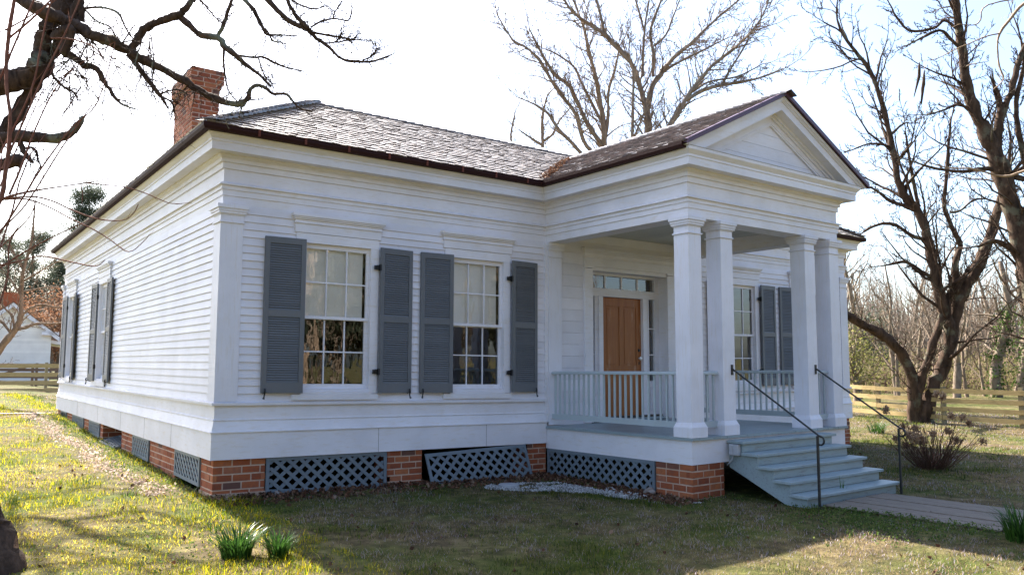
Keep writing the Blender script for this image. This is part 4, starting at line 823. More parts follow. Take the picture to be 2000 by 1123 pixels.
G_L = [[(2080, 830, 30), (2062, 740, 26), (2040, 640, 24), (2012, 540, 22), (1992, 460, 21), (1968, 380, 20), (1955, 330, 20), (1938, 290, 17), (1918, 245, 13), (1903, 215, 13), (1890, 170, 11), (1880, 110, 9.5), (1872, 50, 9), (1865, 0, 8), (1862, -50, 7)],
 [(1955, 340, 12), (1948, 300, 13), (1950, 250, 10), (1956, 215, 9), (1953, 200, 7)], [(1952, 240, 7), (1975, 180, 7), (1990, 120, 6), (2010, 70, 5)], [(1995, 470, 9), (2010, 400, 8), (2005, 330, 7), (1990, 260, 6), (1985, 200, 5), (2000, 130, 4)],
 [(2000, 350, 7), (1960, 340, 5.5), (1930, 330, 5), (1880, 335, 4), (1830, 330, 3), (1790, 318, 2)], [(1885, 105, 4), (1860, 80, 3.6), (1835, 60, 3.4), (1800, 75, 2.6), (1770, 90, 1.5)], [(1872, 60, 4), (1845, 40, 3.4), (1825, 55, 3), (1775, 60, 2.6), (1745, 25, 2.4)],
 [(1900, 215, 3), (1870, 205, 3), (1845, 215, 2.4), (1810, 225, 1.5)], [(2010, 545, 8), (1985, 500, 7), (1965, 480, 6), (1940, 470, 5), (1915, 480, 3)]]
big_tree('bare_tree', G_L, dG, P(2080, 860, dG), BK_F, 'tall bare tree at the right edge of the yard with forked leaning trunk', 131, 13, 3, .30, .009)
# near twigs with seed pods, hanging in at the top right
t = Tree(55); K_L = [[(2060, -20, 4, 6.5), (2000, 8, 3.4), (1970, 42, 3), (1952, 68, 2.6), (1948, 95, 1.8), (1952, 130, 1.6), (1960, 155, 1.4), (1940, 175, .8)], [(1952, 66, 1.8, 6.5), (1925, 72, 1.6), (1895, 85, 1.4), (1870, 95, 1.2), (1830, 115, 1), (1812, 118, .8)], [(2040, -10, 2.4, 6.5), (1930, 10, 1.6), (1915, 40, 1.5), (1900, 50, 1.3), (1868, 46, .7)], [(2010, 330, 3, 6.8), (1960, 345, 2.6), (1900, 330, 2.2), (1850, 328, 1.8), (1800, 312, 1)]]
for k, L in enumerate(K_L): p, r_ = traced(L, 6.5); p, r_ = fine(p, r_, 4, .1, k); t.add(p, r_); t.sprout(p, r_, 5, 2, .14, (.4, .9), .2, .2, 0, .05, 3, .0014)
tb = np.array([4.9, -8.9, float(g(4.9, -8.9))]); q0 = P(2060, -20, 6.5)
t.add(*fine([tb, tb+np.array([.05, .0, 1.6]), tb+np.array([.0, .15, 3.2]), (tb+np.array([0, .2, 4.2])+q0)/2+np.array([.2, 0, .2]), q0], [.12, .10, .08, .035, .017], 4, .05))
t.add(*fine([tb+np.array([.0, .15, 3.2]), tb+np.array([.2, .1, 4.4]), tb+np.array([.1, .3, 5.6])], [.07, .05, .02], 4, .05))
root = empty('pod_tree', tuple(tb), 'young catalpa tree outside the frame whose thin twigs carry long pods at top right', 'tree'); meshify('branches', t.lines, tb, BK_T, root)
for (a, b, c) in (((1796, 122), (1795, 150), (1785, 190)), ((1805, 138), (1804, 165), (1798, 203)), ((1806, 140), (1802, 175), (1800, 205))):
    mb = MB(); p = [P(*a, 6.5), P(a[0]+(b[0]-a[0])*.5, (a[1]+b[1])/2, 6.5), P(*b, 6.5), P((b[0]+c[0])/2, (b[1]+c[1])/2, 6.5), P(*c, 6.5)]; mb.tube(p, [.003, .011, .013, .008, .003], 6); mb.build('seed_pod', BK_NEAR, root, shift=tb, smooth_=True)
t = Tree(56); t.add(*fine([P(1812, 118, 6.5), P(1800, 119, 6.5), P(1796, 124, 6.5)], [.003, .002, .002], 2)); t.add(*fine([P(1812, 118, 6.5), P(1806, 128, 6.5), P(1805, 140, 6.5)], [.003, .002, .002], 2)); meshify('pod_stalks', t.lines, tb, BK_T, root)
# ---- the tall bare trees behind the roof
dC = 42.
C1 = [[(1262, 420, 13), (1264, 300, 11), (1266, 245, 9.5), (1263, 215, 8.5), (1256, 190, 6.5), (1245, 155, 6), (1232, 122, 6), (1200, 88, 5.5), (1170, 60, 4.6), (1132, 35, 3.6), (1105, 5, 2.6), (1090, -40, 2)], [(1265, 212, 8), (1272, 175, 7), (1290, 145, 6), (1310, 120, 5), (1335, 97, 4.6), (1352, 84, 4.2), (1375, 60, 3.6), (1408, 30, 2.6), (1450, -5, 2)],
 [(1276, 150, 4.6), (1276, 105, 4), (1270, 65, 3.6), (1282, 25, 3), (1300, -20, 2)], [(1256, 150, 3.4), (1256, 100, 3.2), (1260, 50, 3), (1268, 0, 2.4)], [(1200, 88, 4), (1180, 60, 4), (1172, 25, 3.4), (1158, -20, 3)], [(1258, 60, 3), (1250, 30, 2.4), (1238, -10, 2)], [(1296, 140, 3.6), (1330, 120, 3), (1370, 100, 2.4), (1420, 75, 1.4)],
 [(1278, 90, 3), (1300, 70, 2.6), (1312, 40, 2.2), (1330, -5, 1.6)]]
C2 = [[(1290, 380, 8), (1305, 262, 7.5), (1322, 225, 7), (1340, 193, 5.6), (1362, 162, 4.6), (1390, 130, 4), (1430, 98, 3.4), (1465, 65, 2.8), (1490, 30, 2), (1505, -10, 1.4)], [(1340, 196, 5), (1375, 176, 4.4), (1410, 167, 4), (1450, 160, 3.4), (1485, 152, 2.6), (1530, 135, 1.4)], [(1410, 167, 3), (1430, 130, 2.6), (1455, 90, 2), (1470, 50, 1.3)], [(1352, 180, 2.6), (1385, 160, 2.4), (1440, 150, 2), (1490, 125, 1.2)]]
C3 = [[(1170, 420, 12), (1178, 300, 8), (1180, 255, 7), (1170, 190, 6), (1163, 150, 5), (1150, 100, 4), (1140, 55, 3), (1120, 0, 2.4), (1112, -30, 2)], [(1178, 290, 6.5), (1160, 262, 6), (1145, 238, 5.5), (1125, 195, 5), (1110, 165, 4.4), (1085, 148, 4), (1062, 112, 3.4), (1048, 85, 2.6), (1035, 60, 1.6)],
 [(1168, 310, 6), (1140, 275, 5), (1125, 225, 5), (1100, 190, 4.5), (1075, 155, 4), (1055, 120, 3.6), (1030, 95, 3.2), (1005, 82, 2.8), (990, 62, 2.2), (970, 28, 1.2)], [(1150, 318, 5), (1122, 285, 4.5), (1090, 252, 4), (1070, 222, 3.4), (1045, 205, 2.4), (1010, 190, 1.2)], [(1182, 270, 5), (1188, 225, 4), (1188, 180, 3.4), (1200, 140, 3), (1210, 90, 2)], [(1175, 240, 3.6), (1155, 200, 3.4), (1135, 160, 3), (1120, 130, 2.6), (1085, 105, 2), (1060, 95, 1.2)]]
C4 = [[(1058, 380, 5), (1060, 300, 4.6), (1059, 262, 4), (1060, 225, 3), (1068, 190, 2)], [(1060, 285, 3.4), (1040, 272, 3), (1025, 262, 2), (1015, 255, 1.2)], [(1062, 275, 3.4), (1080, 262, 3), (1090, 240, 2.4), (1110, 215, 1.4)]]
C5 = [[(1232, 380, 4), (1235, 262, 3.6), (1236, 200, 3.4), (1237, 150, 2.6), (1230, 110, 1.4)], [(1234, 280, 3), (1250, 240, 2.4), (1262, 215, 1.4)]]
C6 = [[(1000, 400, 4), (1000, 300, 3.4), (998, 262, 2.6), (1005, 225, 1.6)]]
for L, lab, sd, nt, dd, gp_ in ((C1, 'tallest bare tree behind the roof, its trunk forking above the valley', 201, 5, 42, None), (C2, 'bare tree with boughs leaning right above the porch roof', 231, 5, 40, None), (C3, 'several-stemmed bare tree behind the roof, spreading left', 261, 4, 45, None), (C4, 'small bare tree low behind the roof ridge, left of the many-stemmed one', 291, 4, 48, None), (C5, 'thin straight bare sapling beside the tallest tree behind the roof', 301, 3, 41, None), (C6, 'short twiggy tree farthest left behind the roof ridge', 311, 3, 50, None)):
    big_tree('bare_tree', L, dd, P(L[0][0][0], 740, dd), BK_C, lab, sd, int(nt*2.8), 3, .32, .013, up=.05)
# ---- a small bare tree in the far yard on the left
dL = 24.
LL = [[(-45, 775, 10.8), (-20, 715, 7.8), (5, 675, 7.2), (28, 645, 6.6), (40, 620, 5.7), (42, 580, 4.2), (45, 530, 3.6), (60, 480, 2.8), (65, 440, 2.2), (68, 400, 1.4)], [(30, 642, 4.2), (50, 640, 3.3), (70, 632, 2.7), (100, 632, 2.2), (140, 628, 1.2)], [(40, 620, 3.6), (55, 605, 3.0), (80, 595, 2.4), (110, 600, 1.8), (140, 598, 1.0)], [(20, 650, 3.0), (5, 630, 2.7), (-20, 618, 2.4)], [(28, 640, 3.0), (22, 615, 2.4), (8, 600, 2.0), (0, 580, 1.4)],
 [(44, 550, 2.4), (70, 535, 2.0), (95, 520, 1.4), (125, 505, 0.8)], [(42, 580, 2.0), (20, 545, 1.8), (0, 520, 1.4)], [(45, 520, 1.8), (20, 480, 1.4), (18, 440, 1.0)], [(43, 570, 2.0), (70, 565, 1.8), (100, 560, 1.3), (130, 565, 0.7)]]
big_tree('bare_tree', LL, dL, P(-45, 775, dL), mk_bark('sunlit_bark', (.10, .065, .045), (.26, .18, .12), None, 10), 'small sunlit tan-barked bare tree in front of the white outbuilding', 401, 8, 3, .3, .005)
# ---- dry hydrangea
o = gp(1822, 915); t = Tree(61); mbf = []
hyd = empty('hydrangea', tuple(o), 'dry leafless hydrangea bush with tan flower heads right of the steps', 'shrub')
heads = []
for k in range(150):
    a = RNG.uniform(0, 2*pi); sp = RNG.uniform(.1, 1.)**.7; b = o+np.array([cos(a)*.28*RNG.random(), sin(a)*.28*RNG.random(), -.02]); L_ = RNG.uniform(.55, 1.05)*(1.05-.2*sp)
    p, r_ = t.wiggle(b, [cos(a)*sp*1.25, sin(a)*sp*1.25, 1], L_, .0065, .003, 6, .09, .03); t.sprout(p, r_, 2, 1, .3, (.3, .7), .4, .12, .05, 0, 2, .0018)
    if k % 22 == 0: heads.append(p[-1])
meshify('stems', t.lines, o, mk_bark('dry_stem', (.06, .032, .022), (.16, .09, .06), None, 30), hyd)
for px, py in ((1840, 775), (1765, 832), (1788, 850), (1803, 862), (1852, 842), (1868, 858), (1880, 815), (1893, 826), (1920, 862), (1830, 770), (1730, 800), (1858, 812)):
    heads.append(P(px, py, 14.6+RNG.uniform(-.4, .5)))
for h in heads[:26]:
    h = np.array(h); V, T = leaves([h], 130, .034, .020, RNG, 1.6, o); npmesh('flower_head', V, T, F_HYD, hyd)
t2 = Tree(62)
for h in heads: m_ = (h+o)/2+np.array([0, 0, .08]); t2.add(*fine([o, m_, h], [.006, .005, .003], 4))
meshify('stems', t2.lines, o, BK_RED, hyd)
# ---- clumps of daffodil leaves
def clump(px, py, n, h, spread, label, group=None, mat=F_DAFF, name='daffodil_clump', cat='plant', wd=.013, at=None, bend=.85):
    o = gp(px, py) if at is None else np.array(at); V, T = [], []; nn = 0
    for k in range(n):
        a = RNG.uniform(0, 2*pi); r0 = spread*sqrt(RNG.random()); b = np.array([cos(a)*r0, sin(a)*r0, -.01]); a2 = a+RNG.normal(0, .5); hh = h*RNG.uniform(.6, 1.1); bd = bend*RNG.uniform(.3, 1.3); sd = np.array([-sin(a2), cos(a2), 0])*wd/2
        for i in range(6):
            q = i/5; c = b+np.array([cos(a2), sin(a2), 0])*hh*bd*q**2+np.array([0, 0, hh*(q-.28*bd*q**3)]); wq = sd*(1-q**2.5+.05); V += [c-wq, c+wq]
        T += [(nn+2*i, nn+2*i+1, nn+2*i+3, nn+2*i+2) for i in range(5)]; nn += 12
    ob = npmesh(name, np.array(V), np.array(T), mat, None, tuple(o)); tag(ob, label, cat, group); return ob
clump(462, 1088, 190, .33, .13, 'larger daffodil clump at the edge of shade in front of the cottage corner')
clump(545, 1086, 130, .27, .10, 'smaller daffodil clump just right of the bigger one in the foreground')
clump(2000, 1055, 150, .42, .16, 'tall dark green daffodil clump beside the plank walk at the right edge')
clump(1712, 845, 110, .40, .22, 'green daffodil clump growing near the fence beyond the porch')
clump(1925, 752, 90, .5, .5, 'low green clump beyond the right fence at the wood edge')
clump(1645, 975, 6, .34, .03, 'few upright blades of grass at the foot of the steps', name='grass_tuft', bend=.3)
for (px, py, n, h, lab) in ((225, 915, 26, .13, 'short green tuft on the sunny lawn left of the brick foundation, farther one'), (70, 925, 24, .12, 'sparse tuft with pale dry blades on the left lawn'), (250, 970, 30, .12, 'green tuft in the sunny lawn nearest the shade line'), (1075//10+55, 945, 20, .12, 'sparse green tuft at mid left lawn'), (372, 965, 12, .16, 'upright green sprout by the shadow edge near the corner pier'), (25, 985, 20, .14, 'green tuft at the left edge above the tree trunk'), (420, 1035, 30, .12, 'mixed dry and green tuft behind the daffodils')):
    clump(px, py, n, h, .10, lab, 'grass tufts on the lawn', name='grass_tuft', bend=.7, wd=.007)
# ================================================================== FENCES
def board(p, q, h, t_, name, mat, parent, org):
    mb = MB(); mb.bar(tuple(np.array(p)-org), tuple(np.array(q)-org), t_, h); mb.build(name, mat, parent)
def fence(pts, zs, ph, label, mat=M_FENCE, pm=M_POST, rh=.14, group=None, gd=None, side=.08):
    o = np.array([pts[0][0], pts[0][1], gd(pts[0]) if gd else float(g(*pts[0]))]); root = empty('rail_fence', tuple(o), label, 'fence', group)
    G_ = [gd(p) if gd else float(g(*p)) for p in pts]
    for (x, y), z in zip(pts, G_):
        mb = MB(); e = random.uniform(-.02, .03); mb.box(x-.06-o[0], x+.06-o[0], y-.06-o[1], y+.06-o[1], z-.15-o[2], z+ph+e-o[2]); mb.build('post', pm, root)
    for i in range(len(pts)-1):
        a, b = np.array(pts[i]), np.array(pts[i+1]); d = (b-a)/np.linalg.norm(b-a); n_ = np.array([d[1], -d[0]]); 
        if np.dot(n_, CAM[:2]-a) < 0: n_ = -n_
        a = a+n_*side; b = b+n_*side
        for z in zs: w0, w1 = random.uniform(-.015, .015), random.uniform(-.015, .015); board((a[0], a[1], G_[i]+z+w0), (b[0], b[1], G_[i+1]+z+w1), rh, .035, 'rail', mat, root, o)
    return root
def fpt(px, py, d): q = P(px, py, d); return (q[0], q[1])
# right: posts seen at x = 1717, 1845, 1998
rz = [-.22]
RP = [fpt(1530, 812, 32.5), fpt(1622, 812, 30.2), fpt(1717, 815, 27.8), fpt(1845, 833, 25.4), fpt(1998, 840, 23.6), fpt(2180, 850, 21.8)]
gR = lambda p: float(np.interp(np.hypot(p[0]-CAM[0], p[1]-CAM[1]), [20, 28, 34], [-.21, -.18, -.15]))
fence(RP, [.17, .44, .72, 1.02], 1.16, 'new tan wooden rail fence running behind the crooked tree at right', gd=gR)
# left: far side of the yard
dl = 37.
LP = [fpt(-280, 765, dl-3), fpt(-90, 766, dl-1.5), fpt(88, 768, dl), fpt(270, 768, dl+1.5)]
fence(LP, [.14, .50, .87, 1.27], 1.42, 'sunlit tan rail fence across the left background in front of the outbuilding', gd=lambda p: P(88, 768, dl)[2], rh=.19)
zl = P(88, 768, dl)[2]
LP2 = [fpt(-120, 752, 44), fpt(62, 752, 44), fpt(70, 752, 44), fpt(180, 752, 44)]
fence(LP2, [.25, .62, 1.0, 1.28], 1.36, 'darker rail fence with gate standing behind the near left fence', M_OLDF, M_OLDF, .15, gd=lambda p: zl+.0)
q0, q1 = P(-60, 752, 43.8), P(60, 720, 43.8)
mb = MB(); mb.bar((0, 0, 0), tuple(np.array([q1[0]-q0[0], q1[1]-q0[1], 1.05])), .04, .13); ob = mb.build('gate_brace', M_OLDF, None, org=(q0[0], q0[1], zl+.2)); tag(ob, 'diagonal brown brace board of the gate behind the left fence', 'gate brace')
# old split rails at the wood edge, right
OF = [fpt(1640, 752, 52), fpt(1730, 752, 53), fpt(1790, 752, 54), fpt(1850, 752, 55), fpt(1930, 752, 57), fpt(2010, 752, 57), fpt(2100, 752, 57)]
fence(OF, [.3, .6, .9], 1.15, 'old dark split rail fence at the edge of the wood', M_OLDF, M_OLDF, .11, gd=lambda p: -.2)
# fallen branch leaning on the right fence
# ================================================================== the white outbuilding at left
dB = 50.; e = lambda px, py, dd=dB: P(px, py, dd)
hR = e(98, 700); base_z = zl+.1; uy = vn(np.array([hR[0]-CAM[0]-2.2, hR[1]-CAM[1], 0])); ux = np.array([uy[1], -uy[0], 0])
def OB(a, b, z): q = hR+ux*a+uy*b; return (q[0]-hR[0], q[1]-hR[1], z-base_z)      # a along the picture, b away
ox = (hR[0], hR[1], base_z); out = empty('outbuilding', ox, 'white clapboard gable-fronted outbuilding with side porch in the left background', 'house')
sc = dB/FPX; apx = (22-98)*sc*.87; zpk = e(22, 597)[2]; zev = e(98, 651)[2]
mb = MB(); mb.prism([(2*apx, base_z), (0, base_z), (0, zev), (apx, zpk-.1), (2*apx, zev)], lambda a, z, b: OB(a, b, z), 0, 8)
z = base_z+.1
while z < zpk-.3:
    hw = abs(apx) if z < zev-.1 else abs(apx)*(zpk-.1-z)/(zpk-.1-zev); mb.hexa([OB(apx-hw+.02, -.03, z), OB(apx+hw-.02, -.03, z), OB(apx+hw-.02, .0, z), OB(apx-hw+.02, .0, z), OB(apx-hw+.02, -.005, z+.14), OB(apx+hw-.02, -.005, z+.14), OB(apx+hw-.02, 0, z+.14), OB(apx-hw+.02, 0, z+.14)]); z += .15
mb.build('wall', paint('cream_clapboard', (.87, .82, .76), .1, .6), out)
k = (zpk-zev)/abs(apx)
mb = MB()
for s_ in (1, -1):
    mb.prism([(apx, zpk+.12), (apx+s_*(abs(apx)+.45), zpk+.12-k*(abs(apx)+.45)), (apx+s_*(abs(apx)+.45), zpk-.16-k*(abs(apx)+.45)), (apx, zpk-.16)], lambda a, z, b: OB(a, b, z), -.35, -.05)
mb.hexa([OB(-.55, -.35, zev-.12), OB(.4, -.35, zev-.12), OB(.4, .2, zev-.12), OB(-.55, .2, zev-.12), OB(-.55, -.35, zev+.08), OB(.4, -.35, zev+.08), OB(.4, .2, zev+.08), OB(-.55, .2, zev+.08)])
mb.build('gable_trim', W_TRIM, out)
mb = MB()
for s_ in (1, -1):
    mb.prism([(apx, zpk+.18), (apx+s_*(abs(apx)+.5), zpk+.18-k*(abs(apx)+.5)), (apx+s_*(abs(apx)+.5), zpk+.13-k*(abs(apx)+.5)), (apx, zpk+.13)], lambda a, z, b: OB(a, b, z), -.38, 8.2)
mb.build('roof', M_OLDF, out)
mb = MB(); mb.prism([(0, zev-.42), (3.6, zev-1.0), (3.6, zev-1.2), (0, zev-.62)], lambda a, z, b: OB(a, b, z), .2, 7.5); mb.build('porch_roof', W_TRIM, out)
for a, b in ((1.1, 2.2), (1.1, 5.), (2.3, .6), (3.4, .6)): mb = MB(); mb.hexa([OB(a, b, base_z), OB(a+.3, b, base_z), OB(a+.3, b+.3, base_z), OB(a, b+.3, base_z), OB(a, b, zev-.8), OB(a+.3, b, zev-.8), OB(a+.3, b+.3, zev-.8), OB(a, b+.3, zev-.8)]); mb.build('porch_post', W_COL, out)
mb = MB(); mb.hexa([OB(apx-.1-.5, 6, zpk-1), OB(apx+.5, 6, zpk-1), OB(apx+.5, 6.8, zpk-1), OB(apx-.6, 6.8, zpk-1), OB(apx-.6, 6, zpk+1.2), OB(apx+.5, 6, zpk+1.2), OB(apx+.5, 6.8, zpk+1.2), OB(apx-.6, 6.8, zpk+1.2)]); mb.build('chimney', M_BRICK, out)
# ================================================================== woods
def proto_bare(seed, H, r0, bark, lean=.05, nb=9, lvl=3, rmin=.012, vine=False):
    tr, cr = Tree(seed), Tree(seed+5); p, r_ = tr.wiggle([0, 0, -.2], [RNG.normal(0, lean), RNG.normal(0, lean), 1], H*.8, r0, r0*.2, 9, .07, .05); tr.lines[-1] = tuple(fine(p, r_, 3, .06)); p, r_ = tr.lines[-1]
    n0 = len(cr.lines)
    for k in range(nb):
        t_ = .18+.8*(k+.5)/nb; i = int(t_*(len(p)-1)); a = cr.r.uniform(0, 2*pi); el = cr.r.uniform(.5, 1.3); L_ = H*(.42-.22*t_)*cr.r.uniform(.7, 1.2)
        P2, R2 = cr.wiggle(p[i], [cos(a), sin(a), el], L_, max(r_[i]*.55, .02), .012, 7, .16, .08); cr.sprout(P2, R2, 7, lvl-1, .42, (.4, 1.), .2, .17, .06, 0, 5, rmin)
    return tr, cr
PROT = []
for k, (H, r0) in enumerate(((13, .26), (11, .2), (15, .30), (8, .12), (17, .34), (10, .15))):
    tr, cr = proto_bare(500+k*17, H, r0, BK_W, .09); z0 = np.zeros(3)
    V, T = tubes(tr.lines, z0)
    r0_ = empty('bare_tree', (0, 0, 0), 'x', 'tree'); a = meshify('trunk', tr.lines, z0, BK_W, r0_); b = meshify('crown', cr.lines, z0, BK_W, r0_); PROT.append([r0_, a, b, False])
def place_tree(k, x, y, z, rot, s, label, group):
    pr_ = PROT[k]
    if not pr_[3]: root = pr_[0]; pr_[3] = True
    else:
        root = pr_[0].copy(); COL.objects.link(root)
        for c in pr_[1:3]: c2 = c.copy(); c2.parent = root; COL.objects.link(c2)
    root.location = (x, y, z-.1); root.rotation_euler = (0, 0, rot); root.scale = (s, s, s); root['label'] = label; root['group'] = group; root['category'] = 'tree'; return root
wr = random.Random(12)
WOODS = []; MIRR = []
for i in range(46):
    px = 1560+i*(640/46)+wr.uniform(-12, 12); dd = wr.choice([46, 50, 56, 62, 70, 80]) + wr.uniform(-3, 3); WOODS.append((px, dd))
for px, dd in WOODS:
    q = P(px, 740, dd); place_tree(wr.randrange(6), q[0], q[1], -.2, wr.uniform(0, 6.28), wr.uniform(.65, .95), 'one of the leafless trees packed in the wood beyond the right fence', 'leafless trees of the wood beyond the right fence')
for i in range(16):                             # left background, deciduous
    q = P(-260+i*28+wr.uniform(-10, 10), 740, 84+wr.uniform(-8, 12)); place_tree(wr.randrange(6), q[0], q[1], .4, wr.uniform(0, 6.28), wr.uniform(.8, 1.0), 'one of the leafless trees rising behind the left outbuilding', 'leafless trees behind the outbuilding')
for i in range(22):                             # behind the photographer: seen mirrored in the window panes
    x, y = -14+i*2.3+wr.uniform(-.8, .8), -24-wr.uniform(0, 10); place_tree(wr.randrange(6), x, y, -.1, wr.uniform(0, 6.28), wr.uniform(.8, 1.2), 'one of the leafless trees seen only mirrored in the window panes', 'leafless trees mirrored in the window panes')
for i in range(12):  # full trees added out of view to cut sky light; mirrored in panes too
    x, y = -20+i*4.6+wr.uniform(-.8, .8), -33-wr.uniform(0, 8)
    q = np.array([x, y, -.1]); dd_ = (q-CAM)@Fv; MIRR.append((x, y))
# ivy on two trunks at the wood edge
for px, dd, lab in ((1945, 46, 'ivy-covered leaning tree trunk at the wood edge, right of the crooked tree'), (1990, 49, 'second ivy-clad trunk at the far right of the wood edge')):
    q = P(px, 735, dd); q[2] = -.2; tr, cr = Tree(700+px), Tree(701+px); p, r_ = tr.wiggle(q, [-.25 if px < 1960 else .1, 0, 1], 8, .34, .12, 8, .12, .03); tr.lines[-1] = tuple(fine(p, r_, 3, .08)); p, r_ = tr.lines[-1]
    for k in range(7): i = int(len(p)*(.35+.08*k)); P2, R2 = cr.wiggle(p[i], [wr.gauss(0, 1), wr.gauss(0, 1), .6], 3.4, .09, .015, 7, .2, .06); cr.sprout(P2, R2, 6, 2, .4, (.4, 1.), .2, .18, .05, 0, 4, .010)
    root = empty('ivy_tree', tuple(q), lab, 'tree'); meshify('trunk', tr.lines, q, BK_W, root); meshify('crown', cr.lines, q, BK_W, root)
    cc = np.concatenate([p[:len(p)*2//3]+RNG.normal(0, .22, (len(p)*2//3, 3)) for _ in range(6)]); V, T = leaves(cc, 1200, .16, .075, RNG, 1.5, q); npmesh('ivy', V, T, F_IVY, root)
# pines at left and oaks that keep brown leaves
def pine(px, dd, H, label, z0=.4, seed=0, spread=1., crown=.45):
    q = P(px, 740, dd); q[2] = z0; tr = Tree(seed); rr = np.random.default_rng(seed); p, r_ = tr.wiggle(q, [rr.normal(0, .03), 0, 1], H, H*.018, .05, 10, .03, .03); tr.lines[-1] = tuple(fine(p, r_, 2)); cents = []
    for k in range(44):
        t_ = (1-crown)+crown*(k+.5)/44; pt = p[int(t_*(len(p)-1))]; a = rr.uniform(0, 6.28); L_ = H*.2*spread*(1.25-t_)*rr.uniform(.5, 1.3)+.5; P2, R2 = tr.wiggle(pt, [cos(a), sin(a), .35], L_, .07, .02, 5, .12, .06)
        for m in (2, 3, 4, 5): cents.append(P2[m]+rr.normal(0, .25, 3))
    root = empty('pine_tree', tuple(q), label, 'tree'); meshify('trunk', tr.lines, q, BK_W, root); V, T = leaves(cents, 22000, .36*H/16, .12, rr, .7, q); npmesh('crown', V, T, F_PINE, root)
pine(172, 95, 23.5, 'tall pine rising just above the left eave', seed=1, crown=.33)
for k, (px, dd, H) in enumerate(((-60, 100, 17), (5, 104, 18), (48, 98, 18.5), (92, 106, 17), (130, 100, 15), (-120, 100, 16))): pine(px, dd, H, ['dark evergreen beyond the left edge of the outbuilding ridge', 'dark evergreen behind the outbuilding gable, left one', 'dark evergreen right behind the outbuilding gable peak', 'dark evergreen right of the outbuilding gable', 'dark evergreen crown touching the cottage wall line', 'dark evergreen farthest left behind the outbuilding'][k], seed=10+k, spread=1.5, crown=.75)
def leafy(px, dd, H, mat, label, z0, seed, n=7000, size=.12, sp=.5, w_=1., group=None, name='oak_tree', at=None):
    q = P(px, 740, dd) if at is None else np.array([at[0], at[1], 0.]); q[2] = z0; rr = np.random.default_rng(seed); tr = Tree(seed); p, r_ = tr.wiggle(q, [0, 0, 1], H*.7, .2, .06, 7, .08, .03); c = []
    for k in range(12):
        pt = p[2+k % 5]; a = rr.uniform(0, 6.28); P2, R2 = tr.wiggle(pt, [cos(a), sin(a), .7], H*.35*w_*rr.uniform(.6, 1.2), .07, .02, 6, .18, .04); tr.sprout(P2, R2, 5, 1, .4, (.4, 1), .2, .15, .05, 0, 3, .012); c += list(P2[2:])
    root = empty(name, tuple(q), label, 'tree', group); meshify('trunk', tr.lines, q, BK_W, root); V, T = leaves(c, n, sp, size, rr, 1.3, q); npmesh('crown', V, T, mat, root)
for k, (px, dd) in enumerate(((-40, 80), (30, 76), (75, 72), (110, 78), (140, 82))): leafy(px, dd, 8.5+k % 2, F_OAK, ['oak with rust-brown dead leaves at the left edge of the picture', 'oak with rust-brown leaves behind the outbuilding roof peak', 'rust-brown leafed oak above the outbuilding right eave', 'rust-brown leafed oak between the outbuilding and cottage eave', 'rust-brown leafed oak mostly hidden by the cottage wall'][k], .4, 30+k, 5200, .11, .5)
leafy(1672, 40, 4.3, F_BRUSH, 'sparse greenish thicket tree just right of the porch corner', -.2, 50, 1800, .07, .5, name='thicket_tree')
leafy(1700, 60, 7.2, F_PINE, 'small dark evergreen in the wood right of the porch', -.2, 51, 2600, .10, .5, name='evergreen_tree')
for k, xy in enumerate(MIRR): leafy(0, 0, 13+k % 4, [F_PINE, F_OAK][k % 3 == 1], 'dark full tree added out of view to cut sky light, mirrored in the panes', -.1, 900+k, 7000, .28, .7, group='full trees added out of view and mirrored in the panes', name='evergreen_tree', at=xy)
# undergrowth along the wood edge
t = Tree(90); cents = []
for k in range(520):
    px = RNG.uniform(1600, 2160); dd = RNG.uniform(50, 72); q = P(px, 745, dd); q[2] = -.25; hh = RNG.uniform(1.2, 3.8)*(1 if px < 1960 else .8)
    for m in range(3):
        p, r_ = t.wiggle(q+RNG.normal(0, .4, 3)*[1, 1, 0], [RNG.normal(0, .35), RNG.normal(0, .35), 1], hh, .016, .007, 5, .16, .02)
        if m == 0: t.sprout(p, r_, 5, 1, .4, (.4, 1), .2, .18, .05, 0, 2, .008)
        cents += list(p[1:])
ob = meshify('brushwood', t.lines, np.zeros(3), BK_T); tag(ob, 'tangle of tan bare brush filling the wood edge', kind='stuff')
V, T = leaves(cents, 42000, .30, .055, RNG, 1.2); ob = npmesh('undergrowth', V, T, F_BRUSH); tag(ob, 'yellow-green leafy undergrowth among the bare trees', kind='stuff')
t = Tree(91)
for k in range(900):
    px = RNG.uniform(1540, 2200); dd = RNG.uniform(78, 105); q = P(px, 745, dd); q[2] = -.3; p, r_ = t.wiggle(q, [RNG.normal(0, .12), RNG.normal(0, .12), 1], RNG.uniform(6, 12.5), RNG.uniform(.05, .15), .02, 6, .07, .02); t.sprout(p, r_, 9, 1, .28, (.3, .9), .3, .14, .06, 0, 3, .02)
for k in range(260):
    px = RNG.uniform(-330, 200); dd = RNG.uniform(108, 130); q = P(px, 745, dd); q[2] = .3; p, r_ = t.wiggle(q, [RNG.normal(0, .1), RNG.normal(0, .1), 1], RNG.uniform(9, 16), RNG.uniform(.08, .18), .03, 6, .07, .02); t.sprout(p, r_, 9, 1, .3, (.3, .9), .25, .14, .06, 0, 3, .03)
ob = meshify('distant_wood', t.lines, np.zeros(3), BK_C); tag(ob, 'far grey-brown wood seen through the nearer trees', kind='stuff')
